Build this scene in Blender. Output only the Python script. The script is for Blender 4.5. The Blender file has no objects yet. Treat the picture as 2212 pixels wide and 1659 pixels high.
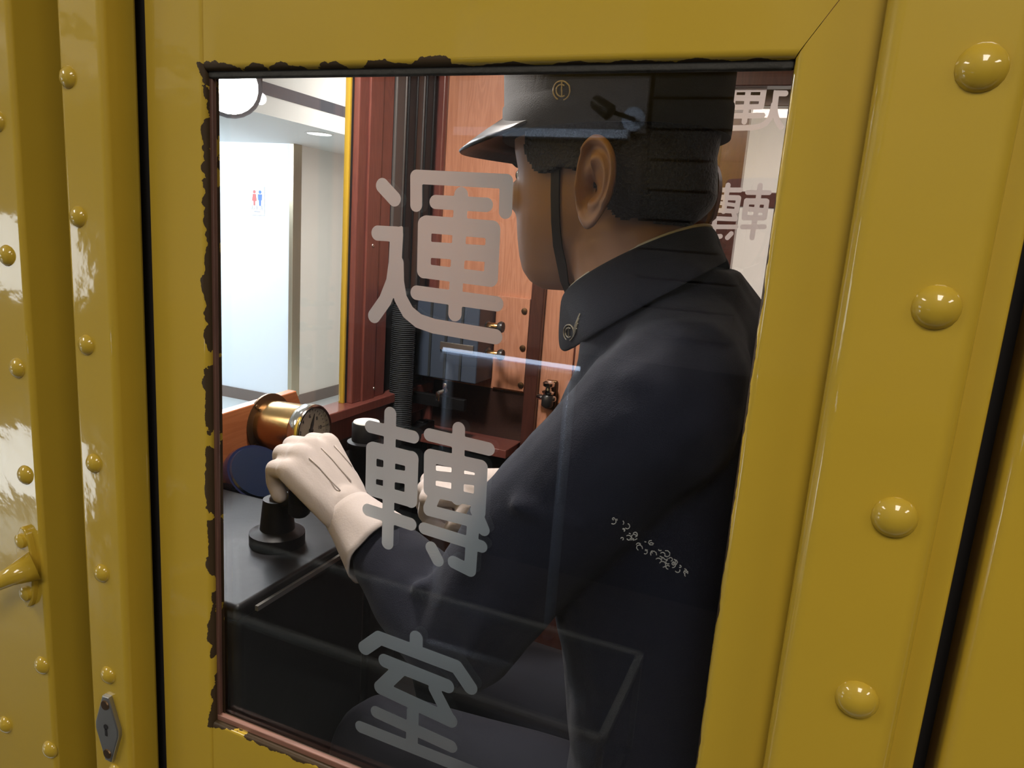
import bpy, bmesh, math, random
import numpy as np
from mathutils import Vector, Matrix, noise
from mathutils.bvhtree import BVHTree
random.seed(7)
sc = bpy.context.scene
COL = sc.collection
# ------------------------------------------------------------------ camera
FPX, CX, CY = 1569.0, 1106.0, 829.5
_x = -np.array([-3899., -611., FPX]); _x /= np.linalg.norm(_x)
_z = -np.array([-550., 7538., FPX]); _z /= np.linalg.norm(_z)
_z = _z - _x*np.dot(_x, _z); _z /= np.linalg.norm(_z)
RM = np.array([_x, np.cross(_z, _x), _z])          # camera (right, down, forward) -> world
CAM = np.array([0., -.5, 1.65])
def ray(u, v): return RM @ np.array([(u-CX)/FPX, (v-CY)/FPX, 1.])
def P(u, v, X=None, Y=None, Z=None):               # pixel -> point on a plane the thing touches
    d = ray(u, v)
    t = (X-CAM[0])/d[0] if X is not None else (Y-CAM[1])/d[1] if Y is not None else (Z-CAM[2])/d[2]
    return Vector(CAM + t*d)
cam = bpy.data.cameras.new('camera'); cam.sensor_width = 36; cam.lens = 36*FPX/2212; cam.clip_start = .01
co = bpy.data.objects.new('camera', cam); COL.objects.link(co); sc.camera = co
cr, cd_, cf = RM[:, 0], RM[:, 1], RM[:, 2]
co.matrix_world = Matrix(((cr[0], -cd_[0], -cf[0], CAM[0]), (cr[1], -cd_[1], -cf[1], CAM[1]), (cr[2], -cd_[2], -cf[2], CAM[2]), (0, 0, 0, 1)))
# ------------------------------------------------------------------ world, lights, exposure
w = bpy.data.worlds.new('world'); sc.world = w; w.use_nodes = True
w.node_tree.nodes['Background'].inputs[0].default_value = (.80, .86, 1, 1)
w.node_tree.nodes['Background'].inputs[1].default_value = .03
sc.view_settings.view_transform = 'Standard'; sc.view_settings.look = 'None'
sc.view_settings.gamma = 1; sc.view_settings.use_curve_mapping = False; sc.view_settings.exposure = 0.0
try:
    sc.cycles.use_denoising = True; sc.cycles.max_bounces = 8; sc.cycles.diffuse_bounces = 3; sc.cycles.glossy_bounces = 4; sc.cycles.transmission_bounces = 6; sc.cycles.transparent_max_bounces = 12; sc.cycles.caustics_reflective = False; sc.cycles.caustics_refractive = False; sc.cycles.use_adaptive_sampling = True; sc.cycles.adaptive_threshold = .02
except Exception: pass
def area(name, loc, target, sx, sy, power, col=(1, 1, 1), spread=180):
    l = bpy.data.lights.new(name, 'AREA'); l.shape = 'RECTANGLE'; l.size = sx; l.size_y = sy; l.energy = power; l.color = col; l.spread = math.radians(spread)
    o = bpy.data.objects.new(name, l); COL.objects.link(o); o.location = loc
    o.rotation_euler = (Vector(target)-Vector(loc)).to_track_quat('-Z', 'Y').to_euler(); return o
AISLE = [(-4.6, -1.7), (-2.2, -1.5), (.3, -1.5), (2.2, -1.5)]              # ceiling panels over the visitors' aisle
for i, (x, y) in enumerate(AISLE): area('aisle_light', (x, y, 2.855), (x, y, 0), .55, 1.1, 19, (1, .93, .82))
area('hall_wash', (-5.6, 3.2, 2.18), (-5.6, 4.6, .9), 2.6, .3, 105, (.74, .87, 1))
area('hall_wash', (-2.4, 4.2, 2.80), (-4.2, 5.4, .9), .5, 2.0, 80, (1, .98, .95))
area('hall_wash', (-2.6, 1.6, 2.80), (-2.2, 1.0, 0), 1.0, 1.4, 80, (.88, .94, 1))
area('hall_wash', (.6, 4.0, 2.88), (.6, 4.4, 0), 2.4, .6, 120, (1, .95, .93))
area('saloon_light', (.2, 2.05, 2.2), (.2, 2.05, 0), 1.6, .2, 14, (1, .93, .86))
# ------------------------------------------------------------------ materials
MAT = {}
def mat(name, col, rough=.5, metal=0, bump=0, bscale=40, coat=0, spec=.5, var=0, vscale=6, sheen=0, emit=None, estr=0):
    m = bpy.data.materials.new(name); m.use_nodes = True; nt = m.node_tree; b = nt.nodes['Principled BSDF']
    b.inputs['Base Color'].default_value = (*col, 1); b.inputs['Roughness'].default_value = rough
    b.inputs['Metallic'].default_value = metal; b.inputs['Coat Weight'].default_value = coat; b.inputs['Coat Roughness'].default_value = .08
    b.inputs['Specular IOR Level'].default_value = spec; b.inputs['Sheen Weight'].default_value = sheen
    tc = nt.nodes.new('ShaderNodeTexCoord')
    n = nt.nodes.new('ShaderNodeTexNoise'); n.inputs['Scale'].default_value = vscale; n.inputs['Detail'].default_value = 4
    nt.links.new(tc.outputs['Object'], n.inputs['Vector'])
    if var:
        r = nt.nodes.new('ShaderNodeMix'); r.data_type = 'RGBA'
        r.inputs['A'].default_value = (*[c*(1-var) for c in col], 1); r.inputs['B'].default_value = (*[min(1, c*(1+var)) for c in col], 1)
        nt.links.new(n.outputs['Fac'], r.inputs['Factor']); nt.links.new(r.outputs['Result'], b.inputs['Base Color'])
    if bump:
        n2 = nt.nodes.new('ShaderNodeTexNoise'); n2.inputs['Scale'].default_value = bscale; n2.inputs['Detail'].default_value = 3
        nt.links.new(tc.outputs['Object'], n2.inputs['Vector'])
        bp = nt.nodes.new('ShaderNodeBump'); bp.inputs['Strength'].default_value = bump; bp.inputs['Distance'].default_value = .004
        nt.links.new(n2.outputs['Fac'], bp.inputs['Height']); nt.links.new(bp.outputs['Normal'], b.inputs['Normal'])
    if emit: b.inputs['Emission Color'].default_value = (*emit, 1); b.inputs['Emission Strength'].default_value = estr
    MAT[name] = m; return m
def wood(name, c1, c2, rough=.35, axis=2, scale=1.0):
    m = mat(name, c1, rough, coat=.3); nt = m.node_tree; b = nt.nodes['Principled BSDF']
    tc = nt.nodes.new('ShaderNodeTexCoord'); mp = nt.nodes.new('ShaderNodeMapping')
    s = [9*scale]*3; s[axis] = .9*scale; mp.inputs['Scale'].default_value = s
    n = nt.nodes.new('ShaderNodeTexNoise'); n.inputs['Scale'].default_value = 2.2; n.inputs['Detail'].default_value = 3; n.inputs['Distortion'].default_value = 1.2
    wv = nt.nodes.new('ShaderNodeMath'); wv.operation = 'MULTIPLY'; wv.inputs[1].default_value = 55
    sn = nt.nodes.new('ShaderNodeMath'); sn.operation = 'SINE'
    fi = nt.nodes.new('ShaderNodeTexNoise'); fi.inputs['Scale'].default_value = 26; fi.inputs['Detail'].default_value = 5
    ad = nt.nodes.new('ShaderNodeMath'); ad.operation = 'MULTIPLY_ADD'; ad.inputs[1].default_value = .22; ad.inputs[2].default_value = .28
    a2 = nt.nodes.new('ShaderNodeMath'); a2.operation = 'MULTIPLY_ADD'; a2.inputs[1].default_value = .75
    mx = nt.nodes.new('ShaderNodeMix'); mx.data_type = 'RGBA'; mx.inputs['A'].default_value = (*c1, 1); mx.inputs['B'].default_value = (*c2, 1)
    L = nt.links.new
    L(tc.outputs['Object'], mp.inputs['Vector']); L(mp.outputs[0], n.inputs['Vector']); L(mp.outputs[0], fi.inputs['Vector'])
    L(n.outputs['Fac'], wv.inputs[0]); L(wv.outputs[0], sn.inputs[0]); L(sn.outputs[0], ad.inputs[0])
    L(fi.outputs['Fac'], a2.inputs[0]); L(ad.outputs[0], a2.inputs[2]); L(a2.outputs[0], mx.inputs['Factor']); L(mx.outputs['Result'], b.inputs['Base Color'])
    return m
WIN = (-.507, -.034, 1.138, 1.766)                           # door window opening x0,x1,z0,z1
def paint(name, chip=False):
    m = mat(name, (.50, .33, .030), .42, coat=1, spec=.15); nt = m.node_tree; b = nt.nodes['Principled BSDF']; L = nt.links.new
    b.inputs['Coat Roughness'].default_value = .06
    tc = nt.nodes.new('ShaderNodeTexCoord')
    def noi(s, d=3):
        n = nt.nodes.new('ShaderNodeTexNoise'); n.inputs['Scale'].default_value = s; n.inputs['Detail'].default_value = d; L(tc.outputs['Object'], n.inputs['Vector']); return n.outputs['Fac']
    def mth(op, a, bb=None, c=None):
        k = nt.nodes.new('ShaderNodeMath'); k.operation = op
        for i, q in enumerate((a, bb, c)):
            if q is None: continue
            if isinstance(q, (int, float)): k.inputs[i].default_value = q
            else: L(q, k.inputs[i])
        return k.outputs[0]
    mx = nt.nodes.new('ShaderNodeMix'); mx.data_type = 'RGBA'; mx.inputs['A'].default_value = (.52, .335, .028, 1); mx.inputs['B'].default_value = (.46, .315, .033, 1)
    L(noi(5), mx.inputs['Factor']); colo = mx.outputs['Result']
    h = mth('ADD', mth('MULTIPLY', noi(16, 2), 1.0), mth('MULTIPLY', noi(90, 2), .10))
    bp = nt.nodes.new('ShaderNodeBump'); bp.inputs['Strength'].default_value = .22; bp.inputs['Distance'].default_value = .004
    L(h, bp.inputs['Height']); L(bp.outputs['Normal'], b.inputs['Normal']); L(bp.outputs['Normal'], b.inputs['Coat Normal'])
    if chip:                                                  # worn paint along the window opening
        sx = nt.nodes.new('ShaderNodeSeparateXYZ'); L(tc.outputs['Object'], sx.inputs[0])
        cxm, czm, hx, hz = (WIN[0]+WIN[1])/2, (WIN[2]+WIN[3])/2, (WIN[1]-WIN[0])/2, (WIN[3]-WIN[2])/2
        dx = mth('SUBTRACT', mth('ABSOLUTE', mth('SUBTRACT', sx.outputs[0], cxm)), hx)
        dz = mth('SUBTRACT', mth('ABSOLUTE', mth('SUBTRACT', sx.outputs[2], czm)), hz)
        d = mth('MAXIMUM', dx, dz)
        left = mth('LESS_THAN', sx.outputs[0], cxm)
        wd = mth('MULTIPLY', mth('MULTIPLY_ADD', noi(38, 9), .030, -.0115), mth('MULTIPLY_ADD', left, .75, .25))
        msk = mth('LESS_THAN', d, wd)
        m2 = nt.nodes.new('ShaderNodeMix'); m2.data_type = 'RGBA'; L(msk, m2.inputs['Factor']); L(colo, m2.inputs['A']); m2.inputs['B'].default_value = (.055, .035, .018, 1)
        colo = m2.outputs['Result']
        L(mth('MULTIPLY', mth('SUBTRACT', 1, msk), 1.0), b.inputs['Coat Weight'])
    L(colo, b.inputs['Base Color']); return m
def glassmat(name, tint=(1, 1, 1), dust=0.0):
    m = bpy.data.materials.new(name); m.use_nodes = True; nt = m.node_tree; nt.nodes.remove(nt.nodes['Principled BSDF']); L = nt.links.new
    out = nt.nodes['Material Output']; tr = nt.nodes.new('ShaderNodeBsdfTransparent'); tr.inputs[0].default_value = (*tint, 1)
    gl = nt.nodes.new('ShaderNodeBsdfGlossy'); gl.inputs['Roughness'].default_value = .012; gl.inputs['Color'].default_value = (1, 1, 1, 1)
    lw = nt.nodes.new('ShaderNodeLayerWeight'); lw.inputs['Blend'].default_value = .5
    pw = nt.nodes.new('ShaderNodeMath'); pw.operation = 'POWER'; pw.inputs[1].default_value = 5
    ma = nt.nodes.new('ShaderNodeMath'); ma.operation = 'MULTIPLY_ADD'; ma.inputs[1].default_value = .94; ma.inputs[2].default_value = .045
    mx = nt.nodes.new('ShaderNodeMixShader')
    L(lw.outputs['Facing'], pw.inputs[0]); L(pw.outputs[0], ma.inputs[0]); L(ma.outputs[0], mx.inputs[0]); L(tr.outputs[0], mx.inputs[1]); L(gl.outputs[0], mx.inputs[2])
    L(mx.outputs[0], out.inputs['Surface']); MAT[name] = m; return m
def film(name, trans=.14, refl=.025, fwd=.78, col=(.86, .97, 1.0), rough=.8):
    # frosted film: blurred forward transmission, some fully diffuse transmission, a little diffuse reflection
    m = bpy.data.materials.new(name); m.use_nodes = True; nt = m.node_tree; nt.nodes.remove(nt.nodes['Principled BSDF']); L = nt.links.new
    out = nt.nodes['Material Output']
    tl = nt.nodes.new('ShaderNodeBsdfTranslucent'); tl.inputs[0].default_value = (*[c*trans for c in col], 1)
    df = nt.nodes.new('ShaderNodeBsdfDiffuse'); df.inputs[0].default_value = (*[c*refl for c in col], 1)
    rf = nt.nodes.new('ShaderNodeBsdfRefraction'); rf.inputs['Color'].default_value = (*[c*fwd for c in col], 1); rf.inputs['Roughness'].default_value = rough; rf.inputs['IOR'].default_value = 1.5
    ad = nt.nodes.new('ShaderNodeAddShader'); a2 = nt.nodes.new('ShaderNodeAddShader')
    L(tl.outputs[0], ad.inputs[0]); L(df.outputs[0], ad.inputs[1]); L(ad.outputs[0], a2.inputs[0]); L(rf.outputs[0], a2.inputs[1]); L(a2.outputs[0], out.inputs['Surface'])
    MAT[name] = m; return m
paint('yellow_paint'); paint('yellow_paint_door', True)
wood('orange_wood', (.64, .315, .20), (.48, .21, .125)); wood('board_wood', (.52, .185, .075), (.40, .125, .045), axis=1)
wood('red_wood', (.20, .062, .048), (.14, .042, .034), .3); wood('brown_wood', (.085, .028, .02), (.055, .018, .013), .35); wood('bead_wood', (.16, .075, .05), (.09, .04, .028), .5)
wood('dark_wood', (.05, .024, .018), (.03, .015, .012), .3, axis=1); wood('pink_wood', (.30, .14, .10), (.20, .09, .06), .45, axis=0)
glassmat('glass'); glassmat('glass_far', (.97, .95, .94)); film('etched_film'); film('white_film', .55, .22, .2, (.95, .87, .86))
mat('putty', (.03, .027, .022), .8, bump=.5, bscale=120); mat('black_metal', (.008, .008, .009), .42, spec=.18, bump=.1, bscale=30); mat('black_gap', (.01, .008, .008), .9)
mat('dark_steel', (.05, .05, .052), .35, .6); mat('steel', (.42, .41, .39), .32, .9, bump=.1); mat('chrome', (.75, .74, .72), .12, 1)
mat('brass', (.55, .36, .16), .25, 1, bump=.06, bscale=60); mat('bronze', (.16, .095, .05), .35, .9); mat('dial', (.78, .70, .58), .45); mat('ink', (.04, .03, .03), .5)
mat('navy_gloss', (.006, .010, .035), .10, 0, coat=1); mat('navy_face', (.006, .013, .034), .15, 0, coat=1); mat('lit_valve_top', (.75, .75, .74), .3)
mat('blue_cabinet', (.055, .075, .115), .4, bump=.1); mat('duct', (.03, .036, .042), .5); mat('conduit_grey', (.075, .068, .066), .45); mat('dark_wall', (.02, .018, .018), .5)
mat('jacket', (.0055, .0070, .0165), .85, spec=.25, sheen=.05, bump=.22, bscale=900, var=.15, vscale=14); mat('cap_cloth', (.010, .011, .014), .85, spec=.25, sheen=.08, bump=.2, bscale=900); mat('trousers', (.007, .008, .014), .85, spec=.25)
mat('patent', (.008, .008, .009), .35, spec=.3); mat('glove', (.46, .40, .375), .8, bump=.08, bscale=420, sheen=.15); mat('seam', (.46, .40, .375), .8); mat('strap', (.006, .006, .007), .4)
mat('skin', (.46, .28, .21), .45, var=.06, vscale=12, bump=.05, bscale=200); mat('hair', (.006, .005, .005), .55, bump=.9, bscale=300); mat('collar_white', (.7, .7, .68), .7); mat('lip', (.42, .17, .14), .4)
mat('gold_thread', (.36, .32, .24), .55); mat('eye_white', (.8, .8, .78), .1); mat('shoe', (.01, .01, .01), .2)
mat('white_wall', (.80, .84, .88), .55); mat('cream_wall', (.66, .62, .55), .55, var=.03); mat('hall_ceiling', (.70, .68, .63), .7); mat('hall_floor', (.55, .60, .60), .3, var=.1, vscale=2); mat('baseboard', (.16, .13, .11), .5); mat('slot', (.02, .02, .03), .6)
mat('gold_trim', (.55, .48, .34), .3, .8); mat('sign_white', (.85, .86, .87), .5); mat('sign_red', (.55, .12, .11), .5); mat('sign_blue', (.06, .18, .55), .5); mat('sign_grey', (.35, .35, .36), .5)
mat('lamp_white', (1, 1, 1), .5, emit=(1, .98, .95), estr=40); mat('panel_light', (1, 1, 1), .5, emit=(1, .96, .88), estr=6); mat('down_light', (1, 1, 1), .5, emit=(.9, .97, 1), estr=6); mat('cab_lamp', (1, 1, 1), .5, emit=(1, .91, .80), estr=6)
mat('aisle_wall', (.09, .086, .092), .7); mat('aisle_dado', (.018, .017, .018), .6); mat('grey_panel', (.26, .25, .27), .6); mat('shutter', (.05, .05, .05), .5); mat('reflect_panel', (1, 1, 1), .4, emit=(.92, .97, 1), estr=5); mat('aisle_floor', (.04, .036, .034), .35, var=.12, vscale=3)
mat('streak_glow', (1, 1, 1), .4, emit=(.55, .72, 1), estr=6); mat('rail_blue', (.35, .42, .55), .35, .5); mat('case_edge', (.16, .165, .16), .4); glassmat('case_glass', (.93, .95, .95)); mat('case_base', (.03, .03, .03), .5); mat('exhibit', (.35, .25, .12), .35, .8)
mat('flecks', (.22, .22, .21), .8); mat('red_seat', (.05, .012, .012), .8)
# ------------------------------------------------------------------ mesh helpers
def link(name, me, m, parent=None, smooth=False, kind=None):
    o = bpy.data.objects.new(name, me); COL.objects.link(o)
    if m: me.materials.append(MAT[m]) if not me.materials else None
    if smooth:
        for p in me.polygons: p.use_smooth = True
    if parent is not None:
        o.parent = parent
        o.matrix_parent_inverse = Matrix.Translation(-Vector(parent.location)) if parent.type == 'EMPTY' else Matrix.Identity(4)
    if kind: o['kind'] = kind
    return o
def tag(o, label, cat, group=None):
    o['label'] = label; o['category'] = cat
    if group: o['group'] = group
    return o
def thing(name, label, cat, loc=(0, 0, 0), group=None):
    o = bpy.data.objects.new(name, None); COL.objects.link(o); o.location = loc; o.empty_display_size = .05
    return tag(o, label, cat, group)
def struct(name, loc=(0, 0, 0), label=None):
    o = bpy.data.objects.new(name, None); COL.objects.link(o); o.location = loc; o.empty_display_size = .05; o['kind'] = 'structure'
    if label: o['label'] = label
    return o
def fin(bm, name, m, parent=None, smooth=False, kind=None, auto=None, wn=False):
    bmesh.ops.recalc_face_normals(bm, faces=bm.faces)
    me = bpy.data.meshes.new(name); bm.to_mesh(me); bm.free()
    o = link(name, me, m, parent, smooth, kind)
    if auto:
        for p in me.polygons: p.use_smooth = True
        me.set_sharp_from_angle(angle=math.radians(auto))
    if wn: wm = o.modifiers.new('wn', 'WEIGHTED_NORMAL'); wm.keep_sharp = True; wm.weight = 100
    return o
def bbox(bm, x0, x1, y0, y1, z0, z1, bev=0, seg=2):
    r = bmesh.ops.create_cube(bm, size=1)['verts']
    for v in r: v.co = Vector(((x0+x1)/2+v.co.x*(x1-x0), (y0+y1)/2+v.co.y*(y1-y0), (z0+z1)/2+v.co.z*(z1-z0)))
    if bev:
        es = list({e for v in r for e in v.link_edges})
        bmesh.ops.bevel(bm, geom=es, offset=bev, segments=seg, affect='EDGES', profile=.5, clamp_overlap=True)
    return r
def box(name, x0, x1, y0, y1, z0, z1, m, parent=None, bev=0, seg=2, kind=None):
    bm = bmesh.new(); bbox(bm, x0, x1, y0, y1, z0, z1, bev, seg); return fin(bm, name, m, parent, kind=kind, auto=50 if bev else None, wn=bool(bev))
def boxc(name, c, ax, half, m, parent=None, bev=0):      # oriented box: centre, three axes, half sizes
    bm = bmesh.new(); bbox(bm, -half[0], half[0], -half[1], half[1], -half[2], half[2], bev)
    M = Matrix([[ax[j][i] for j in range(3)] + [c[i]] for i in range(3)] + [[0, 0, 0, 1]]); bmesh.ops.transform(bm, matrix=M, verts=bm.verts)
    return fin(bm, name, m, parent, auto=50 if bev else None)
def prism(name, pts, y0, y1, m, parent=None, bev=None, bw=.004, plane='XZ', seg=3):
    # polygon pts (a,b) extruded from y0 (front) to y1; bev = indices of the polygon edges whose front corner is rounded
    bm = bmesh.new(); mk = (lambda a, b, y: (a, y, b)) if plane == 'XZ' else (lambda a, b, y: (y, a, b)) if plane == 'YZ' else (lambda a, b, y: (a, b, y))
    f = [bm.verts.new(mk(a, b, y0)) for a, b in pts]; k = [bm.verts.new(mk(a, b, y1)) for a, b in pts]; n = len(pts)
    bm.faces.new(f); bm.faces.new(k[::-1])
    for i in range(n): bm.faces.new((f[i], f[(i+1) % n], k[(i+1) % n], k[i]))
    bmesh.ops.recalc_face_normals(bm, faces=bm.faces)
    if bev is not None:
        es = [bm.edges.get((f[i], f[(i+1) % n])) for i in bev]
        bmesh.ops.bevel(bm, geom=es, offset=bw, segments=seg, affect='EDGES', profile=.5)
    return fin(bm, name, m, parent, auto=40, wn=bev is not None)
def frame_of(d):
    d = Vector(d).normalized(); a = d.orthogonal().normalized(); return d, a, d.cross(a)
def lathe(bm, o, d, prof, n=24, a0=None):               # prof: (distance along d, radius)
    o = Vector(o); d, a, b = frame_of(d); rings = []
    for t, r in prof:
        if r < 1e-6: rings.append([bm.verts.new(o+d*t)]); continue
        rings.append([bm.verts.new(o+d*t+(a*math.cos(q)+b*math.sin(q))*r) for q in (2*math.pi*i/n for i in range(n))])
    for A, B in zip(rings, rings[1:]):
        if len(A) == 1 and len(B) == 1: continue
        for i in range(n):
            j = (i+1) % n
            if len(A) == 1: bm.faces.new((A[0], B[j], B[i]))
            elif len(B) == 1: bm.faces.new((A[i], A[j], B[0]))
            else: bm.faces.new((A[i], A[j], B[j], B[i]))
def turned(name, o, d, prof, m, parent=None, n=24):
    bm = bmesh.new(); lathe(bm, o, d, prof, n); return fin(bm, name, m, parent, auto=45)
def rod(name, p0, p1, r, m, parent=None, n=16):
    L = (Vector(p1)-Vector(p0)).length; b = min(r*.3, L*.2)
    return turned(name, p0, Vector(p1)-Vector(p0), [(0, 0), (0, r-b), (b, r), (L-b, r), (L, r-b), (L, 0)], m, parent, n)
def tubem(bm, pts, r, n=8, closed=False):
    pts = [Vector(p) for p in pts]; rings = []; N = len(pts); rr = r if isinstance(r, (list, tuple)) else [r]*N
    up = None
    for i, p in enumerate(pts):
        t = (pts[(i+1) % N if closed else min(i+1, N-1)]-pts[(i-1) % N if closed else max(i-1, 0)]).normalized()
        if up is None: up = t.orthogonal().normalized()
        up = (up-t*up.dot(t)).normalized(); s = t.cross(up)
        rings.append([bm.verts.new(p+(up*math.cos(2*math.pi*k/n)+s*math.sin(2*math.pi*k/n))*rr[i]) for k in range(n)])
    for i in range(N if closed else N-1):
        A, B = rings[i], rings[(i+1) % N]
        for k in range(n): bm.faces.new((A[k], A[(k+1) % n], B[(k+1) % n], B[k]))
    if not closed: bm.faces.new(rings[0][::-1]); bm.faces.new(rings[-1])
def tube(name, pts, r, m, parent=None, n=8, closed=False):
    bm = bmesh.new(); tubem(bm, pts, r, n, closed); return fin(bm, name, m, parent, smooth=True)
def capsule(bm, p0, p1, r0, r1, n=16, sq=None):
    p0, p1 = Vector(p0), Vector(p1)
    for p, r in ((p0, r0), (p1, r1)):
        g = bmesh.ops.create_icosphere(bm, subdivisions=2, radius=r)['verts']
        for v in g: v.co += p
    if (p1-p0).length > 1e-5:
        L = (p1-p0).length; lathe(bm, p0, p1-p0, [(0, 0), (0, r0), (L, r1), (L, 0)], n)
def ellip(bm, c, axes, radii, sub=3):
    g = bmesh.ops.create_icosphere(bm, subdivisions=sub, radius=1)['verts']
    for v in g:
        q = v.co.copy(); v.co = Vector(c)+Vector(axes[0])*q.x*radii[0]+Vector(axes[1])*q.y*radii[1]+Vector(axes[2])*q.z*radii[2]
def loft(bm, rings, cap=True):
    vs = [[bm.verts.new(p) for p in r] for r in rings]; n = len(vs[0])
    for A, B in zip(vs, vs[1:]):
        for i in range(n): bm.faces.new((A[i], A[(i+1) % n], B[(i+1) % n], B[i]))
    if cap: bm.faces.new(vs[0][::-1]); bm.faces.new(vs[-1])
    return vs
def fuse(bm, name, m, parent=None, voxel=.004, smooth=4, fac=.5, extra=None, disp=None):
    # weld overlapping closed shells into ONE continuous skin
    bmesh.ops.recalc_face_normals(bm, faces=bm.faces)
    me = bpy.data.meshes.new(name+'_src'); bm.to_mesh(me); bm.free()
    o = bpy.data.objects.new(name+'_src', me); COL.objects.link(o)
    r = o.modifiers.new('r', 'REMESH'); r.mode = 'VOXEL'; r.voxel_size = voxel
    s = o.modifiers.new('s', 'SMOOTH'); s.factor = fac; s.iterations = smooth
    dg = bpy.context.evaluated_depsgraph_get(); me2 = bpy.data.meshes.new_from_object(o.evaluated_get(dg)); me2.name = name
    bpy.data.objects.remove(o)
    if disp:
        n_ = len(me2.vertices); co_ = np.empty(n_*3, np.float32); no_ = np.empty(n_*3, np.float32)
        me2.vertices.foreach_get('co', co_); me2.vertices.foreach_get('normal', no_); co_ = co_.reshape(-1, 3); no_ = no_.reshape(-1, 3)
        dd = np.array([disp(Vector(c)) for c in co_], np.float32); me2.vertices.foreach_set('co', (co_+no_*dd[:, None]).ravel()); me2.update()
    if extra:
        b2 = bmesh.new(); b2.from_mesh(me2); extra(b2); b2.to_mesh(me2); b2.free()
    me2.materials.clear()
    return link(name, me2, m, parent, smooth=True)
def ribbon(name, pts, nrm, w, th, m, parent=None):
    bm = bmesh.new(); rings = []; N = len(pts)
    for i, p in enumerate(pts):
        t = (pts[min(i+1, N-1)]-pts[max(i-1, 0)]).normalized(); n = nrm[i]; s = t.cross(n).normalized()
        rings.append([p+s*w/2, p+s*w/2+n*th, p-s*w/2+n*th, p-s*w/2])
    loft(bm, rings); return fin(bm, name, m, parent, auto=60)
# ------------------------------------------------------------------ lettering: strokes -> one flat outline (signed distance field, marching squares)
def seg_sdf(px, pz, a, b, r):
    ax, az = a; bx, bz = b; dx, dz = bx-ax, bz-az; L2 = dx*dx+dz*dz+1e-12
    t = np.clip(((px-ax)*dx+(pz-az)*dz)/L2, 0, 1); return np.hypot(px-ax-t*dx, pz-az-t*dz)-r
def glyph_mesh(name, strokes, y, h=.0009, flip=None):
    xs = [q[0] for s in strokes for q in s[0]]; zs = [q[1] for s in strokes for q in s[0]]; mr = max(s[1] for s in strokes)
    gx = np.arange(min(xs)-mr-2*h, max(xs)+mr+2*h, h); gz = np.arange(min(zs)-mr-2*h, max(zs)+mr+2*h, h)
    PX, PZ = np.meshgrid(gx, gz, indexing='ij'); D = np.full(PX.shape, 9.)
    for pts, r in strokes:
        for a, b in zip(pts, pts[1:]): D = np.minimum(D, seg_sdf(PX, PZ, a, b, r))
    verts, faces, idx = [], [], {}
    def vid(x, z):
        k = (round(x*2e5), round(z*2e5))
        if k not in idx: idx[k] = len(verts); verts.append((x, y, z) if flip is None else (flip(x), y, z))
        return idx[k]
    for i in range(len(gx)-1):
        j = 0
        while j < len(gz)-1:
            c = [(i, j), (i+1, j), (i+1, j+1), (i, j+1)]; v = [D[q] for q in c]
            if max(v) <= 0:
                faces.append([vid(gx[q[0]], gz[q[1]]) for q in c])
            elif min(v) < 0:
                poly = []
                for k in range(4):
                    a, b = c[k], c[(k+1) % 4]; da, db = v[k], v[(k+1) % 4]
                    if da <= 0: poly.append((gx[a[0]], gz[a[1]]))
                    if (da <= 0) != (db <= 0):
                        t = da/(da-db); poly.append((gx[a[0]]+(gx[b[0]]-gx[a[0]])*t, gz[a[1]]+(gz[b[1]]-gz[a[1]])*t))
                ids = []
                for p in poly:
                    q = vid(*p)
                    if not ids or (ids[-1] != q and ids[0] != q): ids.append(q)
                if len(ids) > 2: faces.append(ids)
            j += 1
    me = bpy.data.meshes.new(name); me.from_pydata(verts, [], faces); me.update(); return me
GLY = [((780, 340, 3.95), [   # carry
  ([(180, 240), (285, 355)], 65), ([(470, 405), (470, 165), (1240, 205), (1232, 462)], 64),
  ([(853, 320), (845, 500), (830, 800), (810, 1100), (800, 1335)], 66), ([(635, 380), (1070, 405)], 62),
  ([(557, 570), (1118, 616)], 78), ([(543, 570), (535, 965)], 67), ([(1127, 620), (1107, 1036)], 67), ([(545, 785), (1115, 825)], 71), ([(537, 970), (1105, 1043)], 63),
  ([(475, 1155), (1155, 1250)], 65), ([(142, 646), (303, 655), (290, 900), (268, 1060), (205, 1220), (112, 1352)], 64), ([(345, 604), (345, 700)], 14), ([(300, 610), (345, 600)], 14),
  ([(308, 900), (312, 1060), (335, 1200), (400, 1320), (490, 1395), (620, 1440), (1145, 1530)], 63)]),
 ((760, 870, 4.253), [        # turn
  ([(353, 100), (328, 1290)], 58), ([(170, 220), (565, 315)], 59), ([(180, 420), (172, 790)], 54), ([(552, 510), (540, 900)], 65), ([(200, 432), (545, 520)], 75), ([(182, 635), (545, 695)], 60), ([(190, 800), (537, 898)], 62), ([(148, 985), (540, 1115)], 58),
  ([(982, 240), (968, 880)], 61), ([(715, 295), (1255, 425)], 62), ([(718, 490), (714, 800)], 60), ([(1190, 590), (1170, 1010)], 60), ([(726, 488), (1185, 590)], 66), ([(720, 664), (1180, 718)], 48), ([(718, 806), (1172, 905)], 58),
  ([(760, 850), (710, 970)], 58), ([(706, 988), (1110, 1092)], 54), ([(1140, 990), (1212, 1168)], 56), ([(665, 1155), (1190, 1320)], 57), ([(1112, 1150), (1085, 1540), (935, 1465)], 58), ([(730, 1332), (790, 1448)], 57)]),
 ((740, 1330, 5.041), [       # room
  ([(802, 240), (800, 340)], 74), ([(240, 352), (400, 242), (1240, 558), (1390, 780)], 78), ([(460, 492), (1140, 765)], 76), ([(620, 590), (420, 780)], 74), ([(415, 785), (1172, 1138)], 78), ([(1000, 800), (1172, 1135)], 66),
  ([(765, 1050), (752, 1420)], 66), ([(368, 1052), (1180, 1422)], 68), ([(198, 1212), (1500, 1732)], 68)])]
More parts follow.
